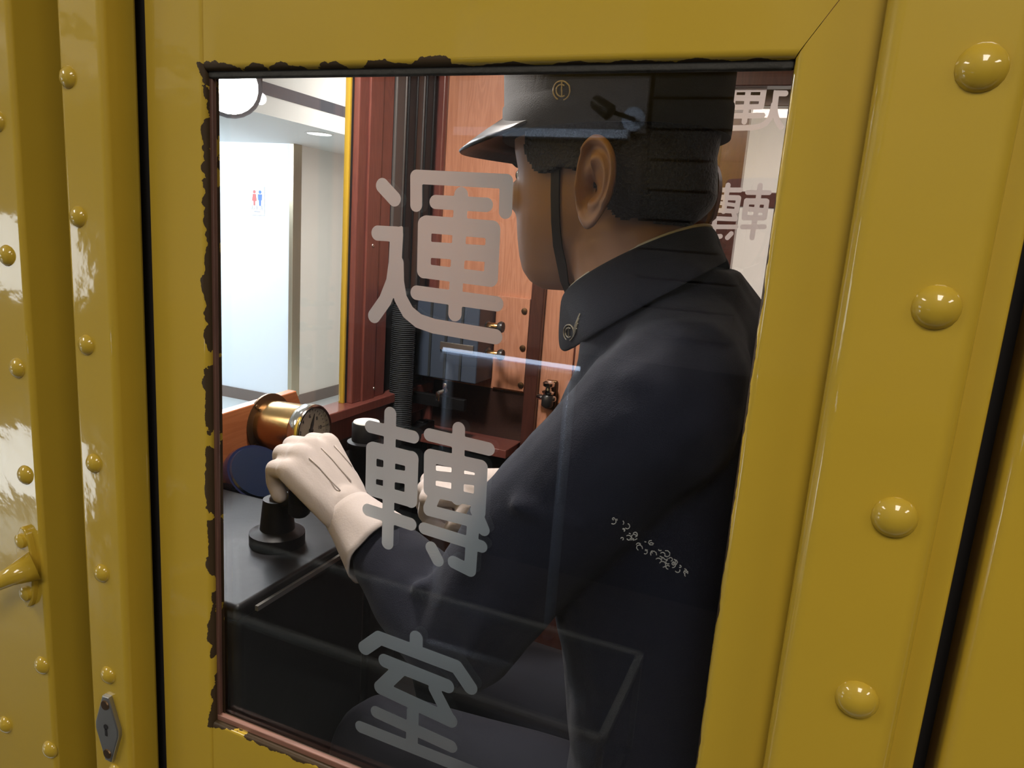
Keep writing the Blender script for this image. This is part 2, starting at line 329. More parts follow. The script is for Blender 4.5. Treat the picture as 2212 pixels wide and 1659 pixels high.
YF = .0116
def glyph_strokes(k):
    (ox, oy, s), st = GLY[k]; out = []
    for pts, r in st:
        q = [P(ox+a/s, oy+b/s, Y=YF) for a, b in pts]; c = pts[len(pts)//2]
        r1 = (P(ox+c[0]/s, oy+(c[1]+r)/s, Y=YF)-P(ox+c[0]/s, oy+(c[1]-r)/s, Y=YF)).length/2
        out.append(([(p.x, p.z) for p in q], r1))
    return out
# ================================================================== THE SETTING
# ---- yellow side of the car (outside): body plate, two posts, jamb
T0, T1 = .30, 2.62
wf = struct('wall_front', (-.75, 0, T0), 'yellow riveted steel side of the railway car around the cab door')
XL, YL = -.700, -.035
box('body_plate', -1.0, XL, YL, .03, T0, T1, 'yellow_paint', wf, .005, 3)
box('groove_shade', -.71, -.572, .020, .030, T0, T1, 'black_gap', wf)  # black strip stands in for the shadow in the gaps beside the post
box('post', -.647, -.591, -.029, .009, T0, T1, 'yellow_paint', wf, .006, 3)
box('cover_strip', .012, .086, -.025, .03, T0, T1, 'yellow_paint', wf, .010, 4)
box('edge_strip', .080, .1005, -.014, .03, T0, T1, 'yellow_paint', wf, .003, 2)
box('gap_lining', .095, .13, .018, .03, T0, T1, 'black_gap', wf)
box('body_plate', .113, 1.6, -.020, .03, T0, T1, 'yellow_paint', wf, .008, 4)
rb = bmesh.new(); lathe(rb, (0, 0, 0), (0, -1, 0), [(-.001, .0116), (.0006, .0113), (.0024, .0102), (.0044, .0080), (.0058, .0050), (.0065, .0024), (.0067, 0)], 20)
bmesh.ops.recalc_face_normals(rb, faces=rb.faces); rme = bpy.data.meshes.new('rivet'); rb.to_mesh(rme); rb.free(); rme.materials.append(MAT['yellow_paint'])
for p in rme.polygons: p.use_smooth = True
def rivet(loc, s):
    o = bpy.data.objects.new('rivet', rme); COL.objects.link(o); o.parent = wf; o.matrix_parent_inverse = Matrix.Translation(-Vector(wf.location)); o.location = loc; o.scale = (s, s, s)
for u, v in ((2121, 146), (2023, 664), (1932, 1118), (1851, 1511)): rivet(P(u, v, Y=-.025), 1.13)
for u, v in ((147, 167), (169, 468), (187, 745), (203, 1001), (220, 1238), (234, 1458), (250, 1668)): rivet(P(u, v, Y=-.029), .86)
for u, v in ((-6, 262), (15, 552), (38, 795), (55, 1026), (91, 1437), (12, 1565), (108, 1619)): rivet(P(u, v, Y=YL), .90)
# handle bracket on the body plate, with its bar running out to the left
hb = thing('grab_handle', 'yellow painted grab handle bracket with two screws on the riveted plate', 'handle', P(62, 1220, Y=YL))
hc = P(64, 1222, Y=YL); hz = (P(60, 1135, Y=YL)-P(66, 1305, Y=YL)).length/2
pts = [(hc.x+.013*math.cos(q)*(1 if math.cos(q) > 0 else .95), hc.z+hz*math.sin(q)) for q in (2*math.pi*i/28 for i in range(28))]
prism('base_plate', pts, YL-.006, YL, 'yellow_paint', hb, range(28), .002)
for v in (1168, 1282):
    q = P(47 if v < 1200 else 57, v, Y=YL-.006); turned('screw', q, (0, -1, 0), [(0, 0), (0, .0078), (.003, .0074), (.0045, .0045), (.005, 0)], 'yellow_paint', hb, 18)
a = P(75, 1222, Y=YL-.004); bpt = P(-40, 1275, Y=YL-.035)
tube('bar', [a, a.lerp(bpt, .25)+Vector((0, -.012, 0)), a.lerp(bpt, .6)+Vector((0, -.008, 0)), bpt], [.016, .010, .0085, .0085], 'yellow_paint', hb, 14)
# keyhole plate on the post
kc = P(239, 1570, Y=-.029); kp = thing('keyhole_plate', 'small steel diamond-shaped keyhole plate on the yellow post', 'lock plate', kc)
dz = (P(238, 1500, Y=-.029)-P(243, 1638, Y=-.029)).length/2
prism('plate', [(kc.x-.0045, kc.z+dz), (kc.x+.0045, kc.z+dz), (kc.x+.0165, kc.z+.004), (kc.x+.0165, kc.z-.004), (kc.x+.0045, kc.z-dz), (kc.x-.0045, kc.z-dz), (kc.x-.0165, kc.z-.004), (kc.x-.0165, kc.z+.004)], -.034, -.0288, 'steel', kp, range(8), .0015)
for s in (1, -1): turned('screw', (kc.x, -.034, kc.z+s*(dz-.0095)), (0, -1, 0), [(0, 0), (0, .0055), (.0012, .005), (.0014, 0)], 'bronze', kp, 16)
bm = bmesh.new(); lathe(bm, (kc.x-.0005, -.0339, kc.z+.003), (0, -1, 0), [(0, 0), (0, .0030), (.0006, .0030), (.0006, 0)], 14); bbox(bm, kc.x-.002, kc.x+.001, -.0345, -.0338, kc.z-.0075, kc.z+.001); fin(bm, 'keyhole', 'black_gap', kp)
# ---- door leaf with its window
dr = struct('door_1', (-.27, .015, T0), 'yellow cab door with a large window lettered in frosted characters')
x0, x1, z0, z1 = WIN; DL, DR = -.573, .03; g = .0005; B = .028
jx = .026; jz = .040
prism('stile', [(DL, T0), (x0, T0), (x0, T1), (DL, T1)], 0, .0175, 'yellow_paint_door', dr, [1], .005)
prism('stile', [(x1, T0), (DR, T0), (DR, T1), (x1+jx, T1), (x1+jx, z1+jz), (x1, z1)], 0, .0175, 'yellow_paint_door', dr, [5], .006)
prism('top_rail', [(x0+g, z1), (x1-g, z1), (x1+jx-g, z1+jz), (x1+jx-g, T1), (x0+g, T1)], 0, .0175, 'yellow_paint_door', dr, [0], .006)
prism('bottom_rail', [(x0+g, T0), (x1-g, T0), (x1-g, z0), (x0+g, z0)], 0, .0175, 'yellow_paint_door', dr, [2], .004)
box('glazing_bead', x0-.002, x0+.003, .0065, .0115, z0, z1, 'bead_wood', dr, .001)
box('glazing_bead', x0, x1, .0060, .0115, z0-.002, z0+.0055, 'pink_wood', dr, .001)
box('putty', x0, x1, .0050, .0115, z1-.0050, z1+.002, 'putty', dr, .0015)
box('pane', x0-.004, x1+.004, .0122, .0162, z0-.004, z1+.004, 'glass', dr)
for k in range(3): link('lettering', glyph_mesh('lettering', glyph_strokes(k), YF), 'etched_film', dr)
# small grey curled flecks on the pane
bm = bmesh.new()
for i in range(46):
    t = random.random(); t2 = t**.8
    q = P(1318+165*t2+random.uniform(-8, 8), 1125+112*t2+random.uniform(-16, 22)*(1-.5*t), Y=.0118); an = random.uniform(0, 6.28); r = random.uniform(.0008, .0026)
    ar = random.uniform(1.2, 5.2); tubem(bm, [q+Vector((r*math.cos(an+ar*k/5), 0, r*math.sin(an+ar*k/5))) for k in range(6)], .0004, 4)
fin(bm, 'pane_flecks', 'flecks', dr, kind='stuff')
# ---- cab shell
CF = .42; YB = 1.20; XF = -.95
box('cab_floor', -1.0, .9, .03, 2.45, .30, CF, 'dark_wall')['kind'] = 'structure'
box('cab_ceiling', -1.0, 1.6, .03, 2.45, 2.32, 2.40, 'hall_ceiling')['kind'] = 'structure'
wl = struct('wall_left', (XF, .6, CF), 'front end of the driving cab with its windscreen')
fy0, fy1, fz0, fz1 = .10, .838, 1.245, 2.08
def fw(n, y0_, y1_, z0_, z1_, m, xa=-.962, xb=XF, bev=0): return box(n, xa, xb, y0_, y1_, z0_, z1_, m, wl, bev)
fw('panel', .03, fy0, CF, 2.32, 'brown_wood'); fw('panel', fy0, fy1, CF, fz0, 'brown_wood'); fw('panel', fy0, fy1, fz1, 2.32, 'brown_wood'); fw('panel', fy1, 2.45, CF, 2.32, 'dark_wall')
fw('yellow_sash', fy1-.006, fy1+.006, fz0, fz1, 'yellow_paint', -.964, -.951, .002); fw('yellow_sash', fy0-.006, fy0+.006, fz0, fz1, 'yellow_paint', -.964, -.951, .002)
fw('window_sill', .04, 1.19, fz0-.022, fz0+.001, 'red_wood', -.975, -.915, .003)
fw('sill_rail', .06, 1.195, fz0-.075, fz0-.022, 'red_wood', XF, -.930, .003)
fw('window_post', fy1+.004, .975, fz0, 2.30, 'red_wood', XF, -.934, .003); fw('post_cover', .876, .925, fz0, 2.30, 'red_wood', -.936, -.929, .002)
fw('lower_panel', .06, 1.195, CF, fz0-.078, 'dark_wood', XF, -.940)
fw('pane', fy0, fy1, fz0, fz1, 'glass', -.960, -.957)
for p in ((.90, 1.60), (.945, 1.45), (.90, 1.275), (1.02, 1.235)): turned('screw', (-.929 if p[1] > 1.3 else -.914, *p), (1, 0, 0), [(0, 0), (0, .004), (.0012, .0034), (.0016, 0)], 'steel', wl, 12)
# dark conduits and trunking in the corner
for i, (a, b, m, xb) in enumerate(((.980, 1.020, 'conduit_grey', -.93), (1.024, 1.062, 'black_metal', -.925), (1.066, 1.110, 'conduit_grey', -.935), (1.114, 1.150, 'black_metal', -.93))):
    q = thing('cable_trunking', ('grey cable trunking beside the red window post', 'black cable trunking second from the red window post', 'grey cable trunking third from the red window post', 'black cable trunking in the corner beside the orange wood')[i], 'trunking', (XF, (a+b)/2, CF))
    box('cover', XF, xb, a, b, 1.46 if i < 2 else 1.36, 2.30, m, q, .004); rod('bead', (xb, b-.003, 1.46 if i < 2 else 1.36), (xb, b-.003, 2.30), .003, m, q, 8)
# ribbed flexible duct
rd = thing('ribbed_duct', 'dark ribbed flexible duct beside the window post', 'duct', (-.915, 1.02, 1.16)); prof = [(0, 0)]
for i in range(64): prof += [(i*.0049, .026), (i*.0049+.0025, .0295)]
prof += [(64*.0049, .026), (64*.0049, 0)]; turned('hose', (-.915, 1.022, 1.155), (0, 0, 1), prof, 'duct', rd, 20)
rod('collar', (-.915, 1.022, 1.462), (-.915, 1.022, 1.50), .033, 'black_metal', rd)
# ---- wood partition on the far side
wb = struct('wall_back', (-.3, YB, CF), 'varnished orange wood partition on the far side of the cab')
def pw(n, xa, xb, z0_, z1_, m, ya=YB, yb=YB+.03, bev=0): return box(n, xa, xb, ya, yb, z0_, z1_, m, wb, bev)
pwx = -.255
pw('panel', -.945, -.652, 1.250, 2.32, 'orange_wood'); pw('panel', -.618, -.535, .86, 2.32, 'orange_wood'); pw('panel', -.530, pwx-.03, .86, 2.32, 'orange_wood', YB+.002)
pw('lower_panel', -.945, -.652, CF, 1.250, 'dark_wood'); pw('lower_panel', -.618, .9, CF, .86, 'brown_wood')
pw('corner_bead', -.950, -.918, CF, 2.32, 'red_wood', YB-.020, YB+.001, .006)
pw('post', -.652, -.618, CF, 2.32, 'brown_wood', YB-.018, YB+.03, .003)
pw('shelf', -.945, -.655, 1.10, 1.122, 'red_wood', YB-.10, YB, .002)
pw('panel', -.30, .9, .86, 1.15, 'orange_wood'); pw('panel', -.30, .9, 2.0, 2.32, 'orange_wood'); pw('panel', .42, .9, 1.15, 2.0, 'orange_wood')
pw('window_stile', pwx-.035, pwx, 1.12, 2.04, 'brown_wood', YB-.006, YB+.034, .003); pw('window_stile', .40, .435, 1.12, 2.04, 'brown_wood', YB-.006, YB+.034, .003)
pw('window_rail', pwx, .40, 1.12, 1.155, 'brown_wood', YB-.006, YB+.034, .003); pw('window_rail', pwx, .40, 1.99, 2.04, 'brown_wood', YB-.006, YB+.034, .003)
pw('pane', pwx, .40, 1.155, 1.99, 'glass_far', YB+.012, YB+.016)
# mirrored lettering on the partition glass (seen from behind)
YK = YB+.0175
for k, (u0, u1, v0, v1) in enumerate(((1568, 1702, 147, 284), (1530, 1662, 393, 522))):
    st = glyph_strokes(k); xs = [q[0] for s in st for q in s[0]]; zs = [q[1] for s in st for q in s[0]]; m_ = st[0][1]
    A, Bp = P(u0, (v0+v1)/2, Y=YK), P(u1, (v0+v1)/2, Y=YK); Cz, Dz = P((u0+u1)/2, v0, Y=YK), P((u0+u1)/2, v1, Y=YK)
    sx = (Bp.x-A.x)/(max(xs)-min(xs)+2*m_); sz = (Cz.z-Dz.z)/(max(zs)-min(zs)+2*m_); mx_, mz = (A.x+Bp.x)/2, (Cz.z+Dz.z)/2; cx_, cz_ = (min(xs)+max(xs))/2, (min(zs)+max(zs))/2
    ss = [([((x-cx_)*sx, (z-cz_)*sz) for x, z in p_], r*min(sx, sz)*.98) for p_, r in st]
    me = glyph_mesh('lettering', ss, 0)
    for v in me.vertices: v.co = Vector((mx_-v.co.x, YK, mz+v.co.z))
    link('lettering', me, 'white_film', wb)
# access panel with three screws, door latch
ap = thing('access_panel', 'small orange wood cover panel with dark screws on the partition', 'panel', (-.70, YB, 1.25))
box('board', -.745, -.655, YB-.012, YB, 1.256, 1.492, 'orange_wood', ap, .001)
for v in (672, 752, 832): q = P(1133-(v-672)*.05, v, Y=YB-.012); turned('screw', q, (0, -1, 0), [(0, 0), (0, .008), (.003, .0075), (.004, .004), (.0042, 0)], 'bronze', ap, 14)
la = P(1184, 850, Y=YB-.03); lt = thing('door_latch', 'small chrome door latch on the orange wood door behind the driver', 'latch', la)
box('base', la.x-.014, la.x+.014, YB-.01, YB, la.z-.045, la.z+.03, 'bronze', lt, .003); rod('barrel', (la.x, YB-.03, la.z-.035), (la.x, YB-.03, la.z-.002), .015, 'dark_steel', lt); turned('knob', (la.x, YB-.03, la.z), (0, 0, 1), [(0, 0), (0, .014), (.005, .016), (.009, .008), (.014, .007), (.019, .014), (.027, .015), (.032, .009), (.033, 0)], 'chrome', lt)
rod('bolt', (la.x-.03, YB-.028, la.z-.012), (la.x+.02, YB-.028, la.z-.012), .007, 'chrome', lt)
# rear wall of the cab
wr = struct('wall_right', (.9, .6, CF), 'rear wall of the cab'); box('panel', .9, .95, .03, 2.45, CF, 2.32, 'brown_wood', wr)
# far side of the car beyond the partition: brown window frames, glass
wfar = struct('wall_far', (0, 2.4, CF), 'far side of the car with brown window frames')
YW = 2.38; pv = P(1584, 400, Y=YW); ph = P(1650, 432, Y=YW)
def ww(n, xa, xb, za, zb, m, ya=YW, yb=YW+.06): return box(n, xa, xb, ya, yb, za, zb, m, wfar, .003)
ww('window_post', pv.x-.06, pv.x+.028, CF, 2.32, 'brown_wood', YW-.01); ww('meeting_rail', pv.x, 1.0, ph.z-.028, ph.z+.028, 'brown_wood'); ww('lower_panel', -.95, 1.6, CF, 1.0, 'brown_wood'); ww('panel', -.95, pv.x-.05, 1.0, 2.32, 'brown_wood'); ww('top_panel', pv.x, 1.6, 2.16, 2.32, 'brown_wood'); ww('window_post', .95, 1.6, 1.0, 2.16, 'brown_wood', YW-.01)
ww('pane', pv.x+.02, .96, 1.0, 2.16, 'glass_far', YW+.03, YW+.034)
# ---- museum hall beyond the windscreen and around the train
ck = 1.65/1.5; CXh, CYh = -3.76*ck, 4.09*ck; HC = 2.235
fl = box('floor', -11, 4.5, -4.2, 12, -.1, 0, 'hall_floor'); fl['kind'] = 'structure'
h1 = struct('wall_hall_white', (-7, CYh, 0), 'bright white museum wall beyond the windscreen')
box('wall_face', -10.9, CXh, CYh, CYh+.1, 0, 3.0, 'white_wall', h1); box('baseboard', -10.9, CXh, CYh-.012, CYh, 0, .10, 'baseboard', h1)
h2 = struct('wall_hall_cream', (CXh, 8, 0), 'cream museum wall beyond the windscreen')
box('wall_face', CXh-.1, CXh, CYh+.1, 11.9, 0, 3.0, 'cream_wall', h2); box('baseboard', CXh, CXh+.012, CYh, 11.9, 0, .10, 'baseboard', h2); box('corner_guard', CXh-.012, CXh+.03, CYh-.006, CYh+.10, .10, HC, 'gold_trim', h2, .003)
ce = struct('ceiling', (-3, 3, HC), 'museum ceiling with a dark slot')
fxe = P(595, 253, Z=HC).x
box('low_ceiling', -10.9, fxe, -4.1, 11.9, HC, HC+.06, 'hall_ceiling', ce); box('fascia', fxe-.05, fxe, -4.1, 11.9, HC+.06, 2.9, 'hall_ceiling', ce); box('high_ceiling', fxe, 4.4, -4.1, 11.9, 2.9, 2.96, 'hall_ceiling', ce)
sz_ = P(660, 217, X=fxe); box('slot', fxe-.01, fxe+.008, -4, 11.8, sz_.z-.035, sz_.z+.035, 'slot', ce)
box('far_wall', -.8, 4.4, 5.6, 5.7, 0, 2.9, 'cream_wall')['kind'] = 'structure'; bpy.data.objects['far_wall'].name = 'wall_hall_far'
box('wall_hall_left', -10.95, -10.9, -4.1, CYh, 0, 3.0, 'white_wall')['kind'] = 'structure'
dlc = P(690, 289, Z=HC-.003); dl = thing('downlight', 'round recessed downlight in the low museum ceiling', 'ceiling light', dlc)
turned('ring', dlc, (0, 0, -1), [(-.002, .10), (.003, .10), (.004, .085), (-.002, .085)], 'hall_ceiling', dl); turned('lamp', dlc+Vector((0, 0, .0005)), (0, 0, -1), [(0, 0), (0, .084), (.002, .084), (.002, 0)], 'down_light', dl)
# spotlights hung from the ceiling (the glare at the top left)
def spot(u, v, X, r, label):
    q = P(u, v, X=X); d = (Vector(CAM)-q).normalized(); t = thing('spotlight', label, 'spotlight', q, 'spotlights beyond the windscreen')
    turned('housing', q-d*.14, d, [(0, 0), (0, r*.5), (.05, r*.95), (.135, r*1.08), (.142, r*1.08), (.138, r), (.13, 0)], 'dark_steel', t); turned('lamp', q, d, [(-.006, 0), (-.006, r*.98), (0, r*.9), (.004, 0)], 'lamp_white', t)
    rod('stem', q-d*.07, (q.x-d.x*.07, q.y-d.y*.07, 2.9), .012, 'dark_steel', t)
spot(497, 186, -2.7, .135, 'large glaring white spotlight at the top left of the windscreen'); spot(562, 213, -2.9, .030, 'small glaring white spotlight beside the large one')
# restroom sign on the white wall
sc_ = P(556, 434, Y=CYh-.006); sg = thing('restroom_sign', 'small white restroom sign with red and blue figures on the white wall', 'sign', sc_)
sw, sh = (P(570, 434, Y=CYh-.006)-P(541, 434, Y=CYh-.006)).length/2, (P(556, 405, Y=CYh-.006)-P(556, 467, Y=CYh-.006)).length/2
box('plate', sc_.x-sw, sc_.x+sw, CYh-.008, CYh, sc_.z-sh, sc_.z+sh, 'sign_white', sg, .002)
for s, m in ((-1, 'sign_red'), (1, 'sign_blue')):
    x = sc_.x+s*sw*.42; zt = sc_.z+sh*.62; bm = bmesh.new(); lathe(bm, (x, CYh-.008, zt), (0, -1, 0), [(0, 0), (0, sh*.12), (.002, sh*.12), (.002, 0)], 16)
    fin(bm, 'figure_head', m, sg); k = sw*.30
    pl = [(x-k, zt-sh*.15), (x+k, zt-sh*.15), (x+k*.9, zt-sh*.55), (x+k*.5, zt-sh*.58), (x+k*.4, zt-sh*.95), (x-k*.4, zt-sh*.95), (x-k*.5, zt-sh*.58), (x-k*.9, zt-sh*.55)] if s > 0 else [(x-k*.7, zt-sh*.15), (x+k*.7, zt-sh*.15), (x+k*1.15, zt-sh*.62), (x+k*.45, zt-sh*.64), (x+k*.35, zt-sh*.95), (x-k*.35, zt-sh*.95), (x-k*.45, zt-sh*.64), (x-k*1.15, zt-sh*.62)]
    prism('figure_body', pl, CYh-.010, CYh-.008, m, sg)
def text(name, body, size, loc, m, parent, rot=(math.pi/2, 0, 0), ext=.0004):
    c = bpy.data.curves.new(name, 'FONT'); c.body = body; c.size = size; c.align_x = 'CENTER'; c.align_y = 'CENTER'; c.extrude = ext
    o = bpy.data.objects.new(name+'_src', c); COL.objects.link(o); dg = bpy.context.evaluated_depsgraph_get(); me = bpy.data.meshes.new_from_object(o.evaluated_get(dg)); bpy.data.objects.remove(o)
    from mathutils import Euler
    me.transform(Matrix.Translation(loc) @ Euler(rot).to_matrix().to_4x4()); me.materials.clear(); return link(name, me, m, parent)
text('sign_text', 'お手洗', sw*.62, (sc_.x, CYh-.0088, sc_.z-sh*.50), 'sign_grey', sg); box('sign_line', sc_.x-sw*.45, sc_.x+sw*.45, CYh-.0086, CYh-.008, sc_.z-sh*.78, sc_.z-sh*.72, 'sign_grey', sg)
# ---- visitors' side (behind the camera: it lights the paint and shows in the glass)
YA = -2.7
fa = box('aisle_carpet', -3.3, 4.4, YA, -.25, 0, .012, 'aisle_floor'); fa['kind'] = 'structure'
wa = struct('wall_aisle', (0, YA, 0), 'grey wall across the visitors aisle with a dark dado')
box('wall_face', -8, 4.4, YA-.1, YA-.001, 1.12, 2.9, 'aisle_wall', wa); box('dado', -8, 4.4, YA-.1, YA-.001, 0, 1.12, 'aisle_dado', wa)
def V(u, v, y=YA): q = P(u, v, Y=.028-y); q.y = y; return q          # where a reflection seen in the pane really stands
a, b = V(1000, 150), V(1395, 290); gp = tag(box('grey_board', a.x, b.x, YA, YA+.03, b.z, a.z+.3, 'grey_panel', None, .003), 'grey notice board on the aisle wall, mirrored in the door glass', 'board')
box('ledge', a.x, b.x-.06, YA+.02, YA+.07, b.z-.03, b.z+.01, 'rail_blue', gp, .003)
shu = thing('roller_shutter', 'dark roller shutter on the aisle wall, mirrored in the door glass', 'shutter', (V(1480, 400).x, YA, 1.2))
sa, sb = V(1405, 300).x, V(1640, 300).x
for i in range(11): box('slat', sa, sb, YA, YA+.025, 1.25+i*.125, 1.25+i*.125+.119, 'shutter', shu, .006)
s_ = V(1300, 235, -2.3); ts = thing('wall_spotlight', 'dark spotlight with a round bracket, mirrored on the cap', 'spotlight', s_)
turned('bracket', (s_.x+.035, YA+.031, s_.z+.02), (0, 1, 0), [(0, 0), (0, .05), (.015, .05), (.015, 0)], 'rail_blue', ts); rod('arm', (s_.x+.035, YA+.04, s_.z+.02), (s_.x+.02, -2.36, s_.z), .009, 'black_metal', ts); turned('head', s_+Vector((-.035, 0, .03)), (.8, .1, -.5), [(0, 0), (0, .022), (.012, .028), (.085, .032), (.09, .026), (.088, 0)], 'dark_steel', ts)
# glowing panels added at the left to put white reflections in the paint
for i, (xx, za, zb) in enumerate(((-4.70, 1.05, 1.50), (-6.3, .75, 1.9))):
    t = thing('reflect_panel', ('added white glowing panel nearer to the cab door', 'larger added white glowing panel farther to the left')[i], 'light panel', (xx, YA, za)); box('frame', xx-.62, xx+.62, YA, YA+.05, za-.03, zb+.03, 'dark_steel', t, .004); box('screen', xx-.58, xx+.58, YA+.045, YA+.055, za, zb, 'reflect_panel', t)
t = thing('added_plinth_glow', 'low added glowing plinth panel standing on the museum floor to the left', 'light panel', (-3.83, -2.0, 0)); box('plinth', -4.42, -3.24, -2.25, -2.0, 0, .50, 'dark_steel', t, .004); box('screen', -4.38, -3.28, -2.003, -1.994, .06, .44, 'reflect_panel', t)  # glowing plinth added for the low white reflections in the paint
for x, y in AISLE:
    t = thing('ceiling_panel_light', {-4.6: 'leftmost ceiling light panel over the visitors aisle', -2.2: 'ceiling light panel over the aisle near the front of the car', .3: 'ceiling light panel over the aisle opposite the cab door', 2.2: 'rightmost ceiling light panel over the visitors aisle'}[x], 'ceiling light', (x, y, 2.9), 'ceiling panels over the aisle'); box('frame', x-.31, x+.31, y-.59, y+.59, 2.86, 2.9, 'hall_ceiling', t, .003); box('diffuser', x-.28, x+.28, y-.56, y+.56, 2.857, 2.861, 'panel_light', t)
# rail and glowing strip added to put a bluish streak in the pane
r0, r1 = V(958, 755, -2.1), V(1250, 815, -2.1); br = thing('streak_rail', 'added pale blue rail with glowing strip in the aisle, mirrored in the door glass', 'barrier', (r0.x, -2.1, 0))
tube('top_bar', [r0-Vector((0, 0, .03)), Vector((r1.x, -2.1, r0.z-.03))], .026, 'rail_blue', br, 12); tube('glow_strip', [r0, Vector((r1.x, -2.1, r0.z))], .010, 'streak_glow', br, 10)
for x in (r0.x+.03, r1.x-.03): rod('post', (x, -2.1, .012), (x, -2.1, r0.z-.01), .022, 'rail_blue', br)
# showcase mirrored as faint lines at the bottom
dc = thing('display_case', 'low glass showcase in the aisle, mirrored at the bottom of the door glass', 'showcase', (-.75, -.7, 0)); ZT = .78
cx0, cx1, cy0, cy1 = -1.35, -.24, -.90, -.60
box('base', cx0, cx1, cy0, cy1, .012, .56, 'case_base', dc, .004)
for y in (cy0, cy1): box('edge', cx0, cx1, y-.008, y+.008, ZT-.008, ZT+.008, 'case_edge', dc, .002)
for x in (cx0, cx1): box('edge', x-.008, x+.008, cy0, cy1, ZT-.008, ZT+.008, 'case_edge', dc, .002)
for x in (cx0, cx1):
    for y in (cy0, cy1): box('corner_post', x-.006, x+.006, y-.006, y+.006, .56, ZT, 'case_edge', dc)
box('lid', cx0+.008, cx1-.008, cy0+.008, cy1-.008, ZT-.002, ZT+.002, 'case_glass', dc)
# ================================================================== CAB EQUIPMENT
# wooden gauge board
gb = thing('gauge_board', 'orange wood instrument board below the windscreen, carrying the gauges', 'board', (-.87, .40, 1.1)); XB = -.86
bp_ = [(.16, 1.325), (.358, 1.329), (.56, 1.336)] + [tuple(P(u, v, X=XB))[1:] for u, v in ((655, 885), (618, 1040), (600, 1090), (486, 1097), (462, 1046))] + [(.22, 1.17)]
prism('board', bp_, XB, XB-.018, 'board_wood', gb, range(len(bp_)), .002, 'YZ')
box('bracket', XB-.06, XB-.018, .30, .50, 1.14, 1.17, 'black_metal', gb)
# brass pressure gauge
gd = P(672, 930, X=-.765); ax = Vector((1, -.04, .05)).normalized(); gr = .0425; gbase = gd-ax*((gd.x-XB)/ax.x)
pg = thing('pressure_gauge', 'brass pressure gauge with a cream dial on the wooden board', 'gauge', gbase); Lg = (gd-gbase).length
turned('flange', gbase, ax, [(0, 0), (0, gr*1.28), (.004, gr*1.28), (.005, gr*1.2), (.005, 0)], 'bronze', pg, 36)
turned('case', gbase+ax*.004, ax, [(0, 0), (0, gr), (Lg-.012, gr), (Lg-.008, gr*.98), (Lg-.008, 0)], 'brass', pg, 40)
turned('bezel', gd, ax, [(-.016, gr*1.0), (-.012, gr*1.07), (.006, gr*1.07), (.009, gr*1.02), (.008, gr*.93), (-.006, gr*.93), (-.006, gr*1.0)], 'chrome', pg, 40)
turned('dial', gd-ax*.004, ax, [(0, 0), (0, gr*.93), (.002, gr*.93), (.002, 0)], 'dial', pg, 36)
d_, ga, gb_ = ax, None, None; gy = Vector((0, 0, 1))-ax*ax.z; gy.normalize(); gx_ = gy.cross(ax); 
def dp(r, ang, h=.0025): return gd-ax*.004+ax*h+(gx_*math.cos(ang)+gy*math.sin(ang))*gr*r
bm = bmesh.new()
for i in range(25):
    an = math.radians(225-i*270/24); tubem(bm, [dp(.74 if i % 4 == 0 else .80, an), dp(.87, an)], .0004, 4)
fin(bm, 'scale_marks', 'ink', pg)
for i, s in enumerate('0 2 4 6 8 10 12'.split()):
    an = math.radians(225-i*45); q = dp(.58, an); me = text('numeral', s, gr*.22, (0, 0, 0), 'ink', pg, (0, 0, 0), .0002)
    R = Matrix([[gx_[k], gy[k], ax[k], q[k]] for k in range(3)] + [[0, 0, 0, 1]]); me.data.transform(R)
bm = bmesh.new(); an = math.radians(70); tubem(bm, [dp(-.2, an, .004), dp(.25, an, .004), dp(.7, an, .004)], [.0022, .0026, .0005], 6); lathe(bm, dp(0, 0, .0025), ax, [(0, 0), (0, .004), (.004, .0035), (.005, 0)], 12); fin(bm, 'needle', 'ink', pg)
for an in (40, 130, 220, 310): q = gbase+ax*.005+(gx_*math.cos(math.radians(an))+gy*math.sin(math.radians(an)))*gr*1.14; turned('screw', q, ax, [(0, 0), (0, .004), (.002, .0035), (.0025, 0)], 'bronze', pg, 10)
# dark blue round gauge turned upwards
kc_ = P(560, 1020, X=-.775); ka = Vector((.60, -.18, .62)).normalized(); kr = .052
dg_ = thing('round_indicator', 'dark blue glossy round indicator tilted upwards on the wooden board', 'gauge', kc_-ka*.08)
turned('case', kc_-ka*.075, ka, [(0, 0), (0, kr*.62), (.012, kr*.85), (.032, kr*1.02), (.066, kr*1.04), (.074, kr*.97), (.074, 0)], 'navy_gloss', dg_, 36); turned('face', kc_-ka*.0005, ka, [(0, 0), (0, kr*.9), (.003, kr*.86), (.005, 0)], 'navy_face', dg_, 36); rod('stalk', kc_-ka*.07, Vector((XB, kc_.y+.012, kc_.z-.06)), .012, 'navy_gloss', dg_)
# master controller: black cabinet with a handle under the near hand
mc = thing('master_controller', 'black master controller cabinet below the near gloved hand', 'controller', (-.62, .22, CF)); CT = 1.235
box('cabinet', -.83, -.53, .06, .310, CF, CT-.02, 'black_metal', mc, .01, 3); box('top_plate', -.835, -.525, .055, .315, CT-.02, CT, 'black_metal', mc, .006, 3); box('trim', -.524, -.520, .08, .30, CT-.015, CT-.009, 'steel', mc)
# tall thin side box with a bright edge nearer to the driver
hp = Vector((-.60, .205, CT)); turned('boss', hp, (0, 0, 1), [(0, 0), (0, .035), (.015, .035), (.02, .022), (.06, .018), (.06, 0)], 'black_metal', mc)
tube('handle', [hp+Vector((0, 0, .055)), hp+Vector((.02, 0, .065)), hp+Vector((.05, 0, .075))], [.014, .011, .010], 'dark_steel', mc, 12)
hk = P(640, 1035, Y=.185); rod('grip', (hk.x+.005, hk.y, CT+.055), (hk.x+.005, hk.y, hk.z+.012), .013, 'black_metal', mc)
